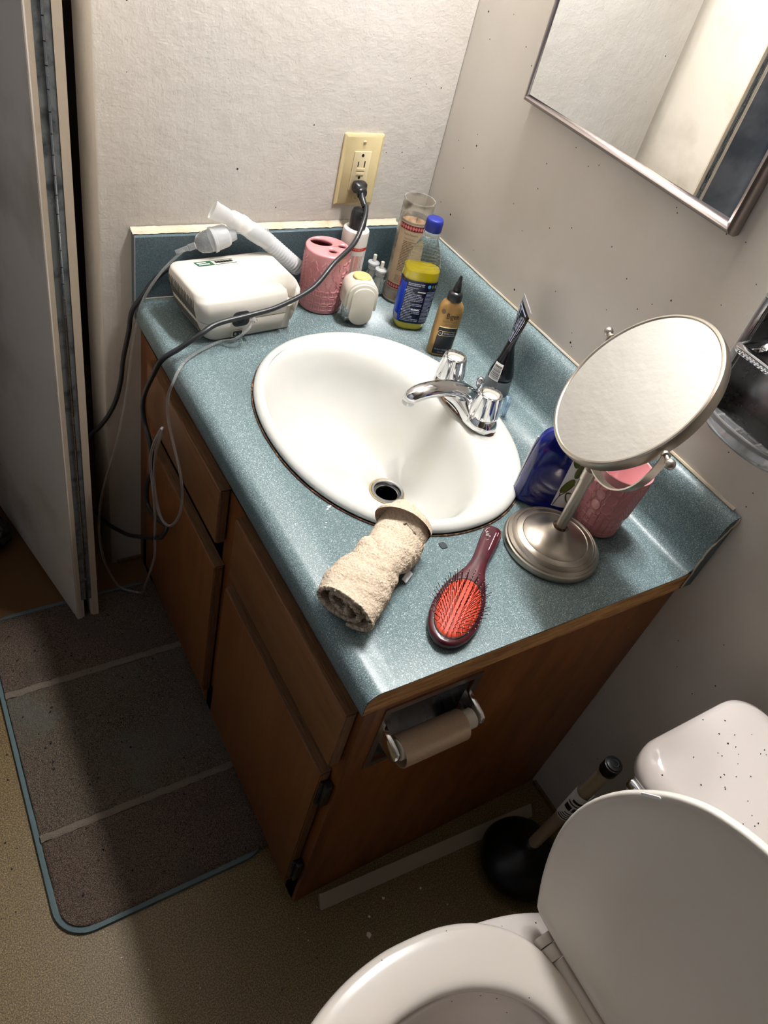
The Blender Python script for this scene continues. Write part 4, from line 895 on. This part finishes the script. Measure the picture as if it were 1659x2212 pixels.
# script mark and small print along the handle
scr = [(0.030, .0005), (.026, -.0030), (.0215, -.0045), (.0235, -.0005), (.0275, .0015), (.031, -.0005), (.0335, .003), (.0375, .0015), (.0365, .0055), (.034, .0065)]
g = G(); g.tube([(-HL + x - .006, y - .003, zt) for x, y in ((.016, -.0035), (.020, -.0062), (.026, -.0065), (.024, -.003), (.029, -.005), (.0285, -.0005), (.033, -.004), (.031, .002), (.034, .001))], .00035, 5, sm=5); g.tube([(-HL + .032, -.001, zt), (-HL + .036, -.004, zt)], .0004, 5)
dashes(g, lambda x, y: (-HL + x, y, zt + .0001), .014, .052, .0035, .0055, 1, 0, .5, 41); dashes(g, lambda x, y: (-HL + x, y, zt + .0001), .012, .020, .0068, .0082, 1, 0, .5, 42)
mk('handle_print', g, 'tip', t, world=False)
g = G(); R = [[Vector((-.354 + .0055 * k * cos(a), -.672 + .0068 * k * sin(a) + .001 * sin(3 * a), H + z)) for a in (2 * PI * j / 18 for j in range(18))] for k, z in ((1, .0003), (.9, .0012), (.3, .0016))]
g.rings(R, cap0=True, cap1=True); tag(mk('dark_scrap', g, 'dark'), 'small dark grey flake on the counter between the towel and the hairbrush', 'scrap')

# ------------------------------------------------------------------ rolled washcloth
W0 = Vector((-.546, -.731, H)); W1 = Vector((-.388, -.632, H)); WD = (W1 - W0).normalized(); WL = (W1 - W0).length
t = thing('rolled_washcloth', 'beige terry washcloth rolled up on the counter edge against the basin', 'towel', tuple((W0 + W1) / 2), math.atan2(WD.y, WD.x))
def cloth(u, v):   # u along spiral 0..1 (inside -> outside), v along the axis
    turns = 2.35; a = 2 * PI * turns * u + 2.2; rr = .008 + .0265 * u ** .85
    x = -WL / 2 + WL * v
    sq = 1.28 - .18 * v; ht = .80 + .06 * sin(v * 5)
    end = max(0, v - .86) / .14; rr *= math.sqrt(max(0.02, 1 - end * end)) if end > 0 else 1
    wr = .0046 * noise.noise(Vector((u * 9, v * 7, 2))) + .0016 * noise.noise(Vector((u * 30, v * 22, 5)))
    wr += .0007 * noise.noise(Vector((u * 210, v * 70, 3))) + .0005 * noise.noise(Vector((u * 420, v * 150, 8)))
    wr += .0030 * math.exp(-((v - .50 - .10 * sin(u * 20)) / .035) ** 2) * (-1 if u > .62 else 0)
    r = rr + wr * (1 if u > .1 else .3)
    y = r * sq * cos(a); z = r * ht * sin(a)
    x += .004 * noise.noise(Vector((u * 6, v * 3, 9))) - .010 * (1 - v) * (.5 - .5 * cos(a)) * .6 + (.006 * cos(a) if v > .8 else 0)
    zz = z + .0290 - .003 * v
    if zz < .0015: zz = .0015 + .0006 * noise.noise(Vector((u * 40, v * 30, 1)))
    return (x, y, max(zz, .0008) + (.016 * max(0, v - .80) / .2))
g = G(); g.grid(560, 260, cloth)
o = mk('terry_cloth', g, 'towel', t, world=False, ang=180)
md = o.modifiers.new('th', 'SOLIDIFY'); md.thickness = .0050; md.offset = -1
g = G()   # end cuff, folded round the closed end
def cuff(u, v):
    a = 2 * PI * u; k = .0365 * (1 - .06 * abs(v - .5)); r = 1 - (2 * v - 1) ** 2 * .08
    x = WL / 2 - .022 + .013 * v + .010 * math.sqrt(max(0, 1 - (cos(a)) ** 2)) * 0
    y = .0395 * r * cos(a); z = .026 * r * sin(a) + .0345; f = .0015 * noise.noise(Vector((3 * cos(a), 3 * sin(a), v * 3)))
    return (x - .006 * cos(a), y * (1 + f * 20), max(.0165, z + f))
def capf(u, v):
    a = 2 * PI * u; e = PI / 2 * v; k = cos(e)
    f = 1 + .06 * noise.noise(Vector((cos(a) * 2, sin(a) * 2, v * 3)))
    y = .0385 * k * cos(a) * f; z = .0262 * k * sin(a) * f + .0385; x = WL / 2 - .034 + .024 * sin(e) - .004 * cos(a) + .0008 * sin(v * 60)
    return (x, y, max(.0162, z))
g.grid(120, 50, capf); o = mk('folded_end', g, 'towel', t, world=False, ang=180)
g = G(); g.grid(6, 6, lambda u, v: (.006 + .020 * u, -.0350 - .007 * v, .0035 + .004 * (1 - v))); tg_ = mk('care_tag', g, 'txtw', t, world=False); md = tg_.modifiers.new('th', 'SOLIDIFY'); md.thickness = .0006

# ------------------------------------------------------------------ recessed paper holder and empty roll
t = thing('paper_holder', 'recessed chrome toilet paper holder set in the cabinet side', 'holder', (-.439, CY, .534))
yF = CY - .0022
g = G(); ox0, ox1, oz0, oz1 = -.5145, -.3655, .4600, .6075
for a in ((ox0, ox1, oz1 - .010, oz1), (ox0, ox1, oz0, oz0 + .010), (ox0, ox0 + .009, oz0 + .010, oz1 - .010), (ox1 - .009, ox1, oz0 + .010, oz1 - .010)): g.box(a[0], a[1], yF, CY - .0004, a[2], a[3])
mk('chrome_flange', g, 'alu', t)  # paler metal than the recess; light on the flange is in its colour
g = G(); R = []
ix0, ix1, iz0, iz1 = ox0 + .0095, ox1 - .0095, oz0 + .0105, oz1 - .0105
for k in range(9):
    a = PI * k / 8; yy = CY + .004 + .038 * sin(a); zz = (iz0 + iz1) / 2 + (iz1 - iz0) / 2 * cos(a); R.append([(ix0, yy, zz), (ix1, yy, zz)])
g.add([p for r in R for p in r], [(2 * i, 2 * i + 1, 2 * i + 3, 2 * i + 2) for i in range(8)])
for xx in (ix0, ix1): g.add([(xx, r[0][1], r[0][2]) for r in R], [tuple(range(9))])
mk('curved_recess', g, 'recesschrome', t, ang=40)
RZ, RYy = .547, CY - .0285
for sx, xx in ((-1, -.5065), (1, -.3735)):
    g = G(); py = [(CY + .004, .566), (CY + .004, .532), (RYy - .004, .5365), (RYy - .0105, .540), (RYy - .0125, .547), (RYy - .0105, .554), (RYy - .004, .5585)]
    g.rings([[Vector((xx + a, y, z)) for y, z in py] for a in (-.0036, .0036)], cap0=True, cap1=True); mk('post', g, 'chrome', t, bevel=.0012, ang=25)
g = G(); g.lathe([(.0135, 0), (.0135, .045), (.0105, .0455), (.0105, .110), (.0050, .1105), (.0050, .118)], 30, T=Matrix.Translation((-.4990, RYy, RZ)) @ Matrix.Rotation(PI / 2, 4, 'Y'))
g.lathe([(.0135, .098), (.0135, .1165), (.011, .1175)], 30, T=Matrix.Translation((-.4990, RYy, RZ)) @ Matrix.Rotation(PI / 2, 4, 'Y')); mk('roller', g, 'spindle', t)
g = G(); g.rings([[Vector((-.4965 + x, RYy + r * cos(a), RZ - .0065 + r * sin(a))) for a in (2 * PI * j / 56 for j in range(56))] for x, r in ((0, .0208), (.001, .0212), (.098, .0212), (.099, .0208), (.099, .0199), (0, .0199), (0, .0208))])
tag(mk('cardboard_tube', g, 'card', ang=50), 'empty brown cardboard toilet roll tube on the chrome holder', 'cardboard tube')

# ------------------------------------------------------------------ chrome holder in the side wall
t = thing('tumbler_holder', 'recessed chrome toothbrush holder with a clear soap tray at the right edge', 'holder', (0, -.79, .96))
g = G()
for a in ((HY0 - .012, HY1 + .010, HZ1, HZ1 + .012), (HY0 - .012, HY1 + .010, HZ0 - .010, HZ0), (HY1, HY1 + .010, HZ0, HZ1), (HY0 - .012, HY0, HZ0, HZ1)): g.box(-.0035, -.0003, a[0], a[1], a[2], a[3])
mk('wall_flange', g, 'chromed', t, bevel=.001)
g = G(); dx = .045
g.box(dx, dx + .002, HY0 + .001, HY1 - .001, HZ0 + .001, HZ1 - .001); g.box(.0005, dx, HY1 - .0025, HY1 - .0008, HZ0 + .001, HZ1 - .001); g.box(.0005, dx, HY0 + .0008, HY0 + .0025, HZ0 + .001, HZ1 - .001); g.box(.0005, dx, HY0, HY1, HZ1 - .0025, HZ1 - .0008); g.box(.0005, dx, HY0, HY1, HZ0 + .0008, HZ0 + .0025); mk('recess_box', g, 'chromed', t)
g = G(); g.prism(rrect(-.064, .020, HY0 + .006, HY1 - .018, .010), .992, 1.000); hp = mk('cup_shelf', g, 'chrome', t, bevel=.002)
def cutit(o, g):
    c = mk('cut', g, 'chrome'); bpy.context.view_layer.update(); md = o.modifiers.new('b', 'BOOLEAN'); md.object = c; md.operation = 'DIFFERENCE'; md.solver = 'EXACT'; bpy.context.view_layer.update()
    me = bpy.data.meshes.new_from_object(o.evaluated_get(bpy.context.evaluated_depsgraph_get())); o.modifiers.clear(); o.data = me; bpy.data.objects.remove(c)
cutit(hp, G().rings([sup(.023, .023, 2, z, 36, -.028, -.793) for z in (.98, 1.01)], cap0=True, cap1=True))
for yy in (-.746, -.842): cutit(hp, G().prism(rrect(-.050, -.026, yy - .005, yy + .005, .003), .98, 1.01))
g = G()
for i in range(22): g.ball((-.0648, HY1 - .030 - i * .0058, .996), .0026, 0, 8)
mk('beaded_edge', g, 'chrome', hp)
g = G(); TRY = [(-.0, HY1 - .004), (-.030, HY1 - .008), (-.058, HY1 - .035), (-.066, -.79), (-.058, HY0 + .035), (-.030, HY0 + .008), (0, HY0 + .004)]
Pt = spline([Vector((x, y, 0)) for x, y in TRY], 6)
R = [[Vector((p.x * k, -.79 + (p.y + .79) * k2, z)) for p in Pt] for z, k, k2 in ((.914, 1.0, 1.0), (.9, .96, .98), (.890, .86, .93), (.8875, .80, .90))]
n_ = len(Pt); g.add([p for r in R for p in r], [(i * n_ + j, i * n_ + j + 1, (i + 1) * n_ + j + 1, (i + 1) * n_ + j) for i in range(3) for j in range(n_ - 1)]); g.add([p for p in R[-1]], [tuple(range(n_))])
tr = mk('soap_tray', g, 'clear', t, ang=60); md = tr.modifiers.new('th', 'SOLIDIFY'); md.thickness = .002
g = G(); g.tube([Vector((p.x, p.y, .914)) for p in Pt], .0016, 8); mk('tray_lip', g, 'frost', tr)
for i in range(4):
    g = G(); yy = HY1 - .030 - i * .032; g.tube([(-.050, yy, .8915), (-.012, yy - .004, .8925)], .0022, 8); mk('tray_rib', g, 'frost', tr)

# ------------------------------------------------------------------ toilet
toi = thing('toilet', 'white toilet with raised lid and specks of dirt, lower right corner', 'toilet', (-.45, -1.205, 0))
YC = -1.205
def bowl(z, kf_, kr_, kb, xc=-.56, n=2.0):
    R = []
    for j in range(64):
        a = 2 * PI * j / 64; c_, s_ = cos(a), sin(a); ax = kr_ if c_ > 0 else kf_; e = n if c_ < 0 else n + .5
        R.append(Vector((xc + ax * math.copysign(abs(c_) ** (2 / e), c_), YC + kb * math.copysign(abs(s_) ** (2 / e), s_), z)))
    return R
g = G().rings([bowl(.0, .10, .30, .105), bowl(.02, .10, .30, .105), bowl(.10, .09, .29, .095), bowl(.18, .13, .29, .11), bowl(.26, .19, .29, .150), bowl(.315, .222, .295, .172), bowl(.345, .230, .300, .176), bowl(.355, .228, .298, .174), bowl(.358, .220, .292, .168), bowl(.358, .158, .150, .118), bowl(.350, .154, .146, .114), bowl(.30, .145, .135, .105), bowl(.23, .11, .10, .080), bowl(.18, .06, .06, .045), bowl(.175, .01, .01, .01)], cap0=True, cap1=True)
mk('bowl', g, 'toilet', toi, ang=60, sub=1)
g = G(); g.rings([bowl(.205, .095, .088, .070), bowl(.2051, .01, .01, .008)], cap1=True); wmat = pm('bowl_water', (.80, .86, .84), .02, trans=.9, ior=1.33); o = mk('water', g, 'glass', toi); o.data.materials[0] = wmat
def seatring(z, o_, i_):
    R1 = []; R2 = []
    for j in range(96):
        a = 2 * PI * j / 96; c_, s_ = cos(a), sin(a)
        ax = .183 if c_ > 0 else .240; e = 4.2 if c_ > 0 else 2.05
        x = -.555 + (ax - o_) * math.copysign(abs(c_) ** (2 / e), c_); y = YC + (.190 - o_) * math.copysign(abs(s_) ** (2 / e), s_) * (1 - .26 * max(0, c_) ** .9)
        R1.append(Vector((x, y, z)))
        ax2 = .150 if c_ > 0 else .165; R2.append(Vector((-.565 + (ax2 + i_) * c_, YC + (.117 + i_) * s_, z)))
    return R1, R2
A_, B_ = seatring(.3605, .004, .004); C_, D_ = seatring(.366, 0, 0); E_, F_ = seatring(.376, .001, .001); G_, H_ = seatring(.3815, .006, .007); I_, J_ = seatring(.3825, .014, .018)
g = G().rings([A_, C_, E_, G_, I_, J_, H_, F_, D_, B_], close=True); mk('seat', g, 'seat', toi, ang=60, sub=1)
# lid: raised, underside towards the camera
LT = math.radians(4); LX, LZ, LL, LW = -.366, .380, .424, .189
def lidp(sx, y, off):  # sx height along the lid, off thickness toward the wall
    return Vector((LX + sx * sin(LT) + off * cos(LT), YC + y, LZ + sx * cos(LT) - off * sin(LT)))
LIDW = [(.006, .134), (.014, .1405), (.034, .150), (.064, .163), (.105, .176), (.145, .185), (.183, .188), (.221, .185), (.251, .178), (.280, .168), (.303, .156), (.325, .143), (.342, .131), (.356, .118), (.368, .105), (.379, .088), (.389, .066), (.397, .042), (.401, .018)]
def lidout(k, off):
    f = (1 - k / .188); P = [(s_ * 1, w_) for s_, w_ in LIDW] + [(s_, -w_) for s_, w_ in LIDW[::-1]]; sm = .205
    return [lidp(sm + (s_ - sm) * (1 - k / .2), w_ * f, off) for s_, w_ in P]
g = G().rings([lidout(.030, .0035), lidout(.024, .0022), lidout(.014, .0014), lidout(.010, -.001), lidout(.004, -.0025), lidout(.0008, -.001), lidout(0, .003), lidout(.002, .010), lidout(.010, .0145), lidout(.05, .017), lidout(.12, .018)], cap0=True, cap1=True)
mk('lid', g, 'lidm', toi, ang=60, sub=1)
g = G()
for a in (-.028, -.0): pass
g.prism(rrect(-.0016, .0016, -.013, .013, .0015), 0, .0015, T=Matrix.Translation(lidp(.3185, .1420, -.0016)) @ Matrix.Rotation(math.radians(-52), 4, 'X') @ Matrix.Rotation(-PI / 2, 4, 'Y')); mk('lid_bumper', g, 'txtw', toi)
for hy in (-1.108, -1.302):
    g = G(); g.tube([(-.3700, hy + .014, .3745), (-.3700, hy + .001, .3745)], .0115, 20); g.box(-.378, -.352, hy + .001, hy + .014, .3605, .374); hn = mk('hinge', g, 'seat', toi, bevel=.001)
    g = G(); g.tube([(-.3700, hy, .3745), (-.3700, hy - .018, .3745)], .0108, 20); g.box(-.385, -.366, hy - .018, hy, .3650, .374); mk('hinge_knuckle', g, 'seat', hn, bevel=.001)
g = G(); g.tube([(-.3680, -1.127, .3752), (-.3680, -1.283, .3752)], .0085, 16); mk('lid_bar', g, 'seat', toi)
# tank
TY0, TY1 = -1.425, -.998
def tk(z, x0, x1, y0, y1, r): return [Vector((x, y, z)) for x, y in rrect(x0, x1, y0, y1, r, 10)]
g = G().rings([tk(.330, -.215, -.062, TY0 + .05, TY1 - .05, .03), tk(.345, -.228, -.058, TY0 + .035, TY1 - .035, .035), tk(.45, -.245, -.055, TY0 + .020, TY1 - .020, .035), tk(.5935, -.257, -.053, TY0 + .010, TY1 - .010, .035)], cap0=True, cap1=True); mk('tank', g, 'toilet', toi, ang=60)
g = G().rings([tk(.594, -.268, -.050, TY0 + .004, TY1 - .004, .045), tk(.600, -.274, -.047, TY0, TY1, .048), tk(.6195, -.274, -.047, TY0, TY1, .048), tk(.6285, -.264, -.049, TY0 + .003, TY1 - .003, .046), tk(.6335, -.252, -.056, TY0 + .012, TY1 - .012, .040), tk(.6360, -.225, -.075, TY0 + .035, TY1 - .035, .03)], cap0=True, cap1=True); mk('tank_lid', g, 'toilet', toi, ang=60)
g = G(); g.box(-.30, -.06, YC - .09, YC + .09, .30, .345); mk('tank_deck', g, 'toilet', toi, bevel=.012, bseg=3)
g = G(); g.lathe([(.007, 0), (.007, .016)], 18, T=Matrix.Translation((-.268, -1.040, .596)) @ Matrix.Rotation(-PI / 2, 4, 'Y')); lv = mk('lever_boss', g, 'chrome', toi)
g = G(); R = []
for x, y, z, a, b in ((-.270, -1.050, .545, .008, .007), (-.281, -1.045, .545, .0095, .006), (-.284, -1.036, .546, .0080, .0045), (-.286, -1.060, .543, .008, .004), (-.287, -1.090, .538, .007, .0035)): pass
g.box(-.291, -.279, -1.062, -1.024, .602, .617); mk('flush_lever', g, 'chrome', lv, bevel=.004, bseg=3)

# ------------------------------------------------------------------ plunger
px_, py_ = -.143, -.948
t = thing('plunger', 'black rubber plunger with a pale wooden handle beside the toilet', 'plunger', (px_, py_, 0))
g = G(); g.lathe([(.052, .001), (.060, .004), (.0735, .022), (.0760, .034), (.0720, .050), (.060, .066), (.042, .077), (.026, .083), (.018, .090), (.0165, .104), (.0130, .108)], 56, (px_, py_, 0)); mk('rubber_cup', g, 'rubber', t, ang=70)
e1 = Vector((px_ - .008, py_ - .016, .425)); e0 = Vector((px_, py_, .085))
g = G(); g.tube([e0, e1], .0108, 20); mk('handle', g, 'handle', t)
dd = (e1 - e0).normalized()
g = G(); g.tube([e1 - dd * .012, e1 + dd * .010], .0140, 22); g.tube([e1 + dd * .010, e1 + dd * .013], .0118, 22); ec = mk('end_cap', g, 'rubber', t, bevel=.001)
g = G(); g.tube([e1 + dd * .0135 + Vector((.006 * cos(a), .006 * sin(a), 0)) for a in (2 * PI * i / 20 for i in range(21))], .0007, 5); mk('cap_groove', g, 'dark', ec)
m_ = e0.lerp(e1, .58); aa = math.radians(215)
g = G(); R = []
def stk(u, v, e=0): c = e0.lerp(e1, .47 + .26 * v); return c + Vector(((.0125 + e + .002 * v) * cos(aa + (u - .5) * 3.6), (.0125 + e + .002 * v) * sin(aa + (u - .5) * 3.6), 0))
g.grid(24, 8, lambda u, v: stk(u, v)); stt = mk('paper_sticker', g, 'barlab', t, ang=80)
g = G()
for v0, v1, u0, u1 in ((.05, .09, .2, .75), (.13, .16, .25, .6), (.20, .23, .3, .6), (.28, .31, .35, .6), (.40, .56, .5, .7), (.40, .56, .2, .45), (.62, .66, .2, .7), (.72, .8, .3, .7)):
    g.grid(8, 2, lambda u, v: stk(u0 + (u1 - u0) * u, v0 + (v1 - v0) * v, .0006))
mk('sticker_print', g, 'txtb', stt)

# ------------------------------------------------------------------ rug
t = thing('bath_rug', 'worn grey-brown bath rug with a teal edge lying along the cabinet', 'rug', (-.72, -.40, 0), math.radians(0))
ro = [(x, y) for x, y in rrect(-.901, -.5365, -.730, -.072, .055, 10)]
ro = [(x + (.010 * (y + .73) / .66 if x < -.7 else 0), y) for x, y in ro]
def inset(poly, d):
    cx = sum(p[0] for p in poly) / len(poly); cy = sum(p[1] for p in poly) / len(poly); out = []
    for x, y in poly:
        sx = (x - cx); sy = (y - cy); out.append((x - math.copysign(min(d, abs(sx)), sx) * min(1, abs(sx) / .13), y - math.copysign(min(d, abs(sy)), sy) * min(1, abs(sy) / .27)))
    return out
g = G(); g.rings([[Vector((x, y, z)) for x, y in inset(ro, d)] for d, z in ((0, .0006), (-.0005, .004), (.001, .0072), (.006, .0085), (.010, .0080), (.012, .006))], cap0=True); mk('woven_binding', g, 'bind', t)
BN = [(-.722, -.560, 'rugb'), (-.553, -.268, 'rug'), (-.260, -.082, 'rugb')]
def inr(x, y, m=.0095):
    # keep the pile inside the rounded near-left corner
    rx0 = -.901 + .010 * (y + .73) / .66 + m; x = max(x, rx0); cxr, cyr = rx0 + .046, -.730 + m + .046
    if x < cxr and y < cyr:
        dxx, dyy = x - cxr, y - cyr; d = math.hypot(dxx, dyy)
        if d > .046: x, y = cxr + dxx * .046 / d, cyr + dyy * .046 / d
    return x, y
def pile(ya, yb, z0, amp, sl=0):
    def fn(u, v):
        y = ya + (yb - ya) * v + .010 * 0; x, y = inr(-.8915 + (.3545) * u, y - .000)
        e = min(v, 1 - v) * (yb - ya); eu = min(1, min(u, 1 - u) * .355 / .006)
        f = noise.noise(Vector((x * 180, y * 180, 0))) + .6 * noise.noise(Vector((x * 420, y * 420, 3))); low = noise.noise(Vector((x * 14, y * 14, 7)))
        return (x, y, z0 + amp * f + .0018 * low - (.004 * (1 - min(1, e / .005))) - .004 * (1 - eu))
    return fn
for ya, yb, mm in BN:
    g = G(); g.grid(190, int((yb - ya) * 560), pile(ya, yb, .0125, .0013)); mk('pile_band', g, mm, t, ang=180)
for ya, yb in ((-.5630, -.5500), (-.2710, -.2570)):
    g = G(); g.grid(190, 9, lambda u, v: (-.8915 + .3545 * u + .010 * (ya + .73) / .66 * (1 - u), ya + (yb - ya) * v + .002 * noise.noise(Vector((u * 20, 0, 0))), (.0120 + .0022 * sin(PI * v)) + .0008 * noise.noise(Vector((u * 150, v * 6, 0))))); mk('raised_ridge', g, 'rugline', t, ang=180)

# loose trim strip on the floor, debris
t_ = G(); R = []
for x, y, k in ((-.503, -.8335, 1), (-.50, -.835, 1), (-.30, -.848, 1), (-.16, -.857, 1), (-.09, -.862, 1), (-.045, -.866, .9)):
    R.append([Vector((x - a * .25, y - a * k, z)) for a, z in ((-.0, .0006), (.004, .017), (.010, .0135), (.019, .0075), (.025, .0012), (.024, .0004))])
t_.rings(R, cap0=True, cap1=True); tag(mk('loose_trim_strip', t_, 'strip', ang=40), 'loose pale vinyl trim strip lying on the floor along the cabinet side', 'trim')
R_ = random.Random(11)
def crumbs(name, label, spots, mat, lab_kind='stuff'):
    g = G()
    for x, y, z, r in spots:
        n_ = 5; a0 = R_.uniform(0, 6); pts = [Vector((x + r * R_.uniform(.5, 1) * cos(a0 + 2 * PI * i / n_), y + r * R_.uniform(.4, 1) * sin(a0 + 2 * PI * i / n_), z + .0004)) for i in range(n_)]
        g.rings([pts, [p + Vector((0, 0, .0010)) for p in pts]], cap0=True, cap1=True)
    tag(mk(name, g, mat), label, 'debris', kind='stuff')
crumbs('paper_chips', 'pale paper chips scattered on the tan floor in front of the cabinet', [(-.452, -.930, 0, .0065), (-.437, -.905, 0, .003), (-.40, -.89, 0, .004), (-.33, -.905, 0, .003), (-.30, -.95, 0, .002)] + [(R_.uniform(-.85, -.2), R_.uniform(-.98, -.78), 0, R_.uniform(.0008, .0016)) for _ in range(14)], 'crumb')
crumbs('dark_crumbs', 'dark crumbs scattered over the bath rug', [(R_.uniform(-.88, -.56), R_.uniform(-.71, -.09), .0148, R_.uniform(.0012, .003)) for _ in range(70)], 'black')
crumbs('floor_grit', 'dark grit on the tan floor left of and below the rug', [(R_.uniform(-.97, -.905), R_.uniform(-.75, -.2), 0, R_.uniform(.001, .003)) for _ in range(14)] + [(R_.uniform(-.9, -.5), R_.uniform(-1.0, -.76), 0, R_.uniform(.001, .0025)) for _ in range(14)], 'black')
crumbs('tank_specks', 'tiny dark specks scattered on the toilet tank lid', [(R_.uniform(-.235, -.09), R_.uniform(-1.28, -1.04), .6358, R_.uniform(.0005, .0012)) for _ in range(60)], 'black')
crumbs('white_smears', 'white flecks dried on the counter in front of the basin', [(-.470, -.560, H - .0008, .0035), (-.474, -.563, H - .0008, .0022), (-.466, -.558, H - .0008, .0018), (-.487, -.585, H - .0008, .0016), (-.492, -.592, H - .0008, .0014), (-.489, -.588, H - .0008, .001)], 'txtw')
g = G()
for _ in range(22):
    x, y = R_.gauss(-.352, .010), R_.gauss(-.158, .008); r = R_.uniform(.0008, .0022); g.lathe([(r, .0002), (r * .8, r * .35), (r * .3, r * .5)], 10, (x, y, H))
tag(mk('water_droplets', g, 'clear'), 'few clear water droplets on the counter in front of the white machine', 'water', kind='stuff')
# dark bag in the closet
g = G(); bmv = bmesh.new(); bmesh.ops.create_icosphere(bmv, subdivisions=4, radius=1)
g.add([(-.855 + .065 * v.co.x * (1 + .25 * noise.noise(v.co * 3)), .135 + .05 * v.co.y * (1 + .25 * noise.noise(v.co * 3)), max(.003, .04 + .045 * v.co.z * (1 + .35 * noise.noise(v.co * 4)))) for v in bmv.verts], [tuple(x.index for x in f.verts) for f in bmv.faces]); bmv.free()
tag(mk('black_bag', g, 'bag', ang=20), 'crumpled black plastic bag on the dark floor behind the folded door', 'bag')
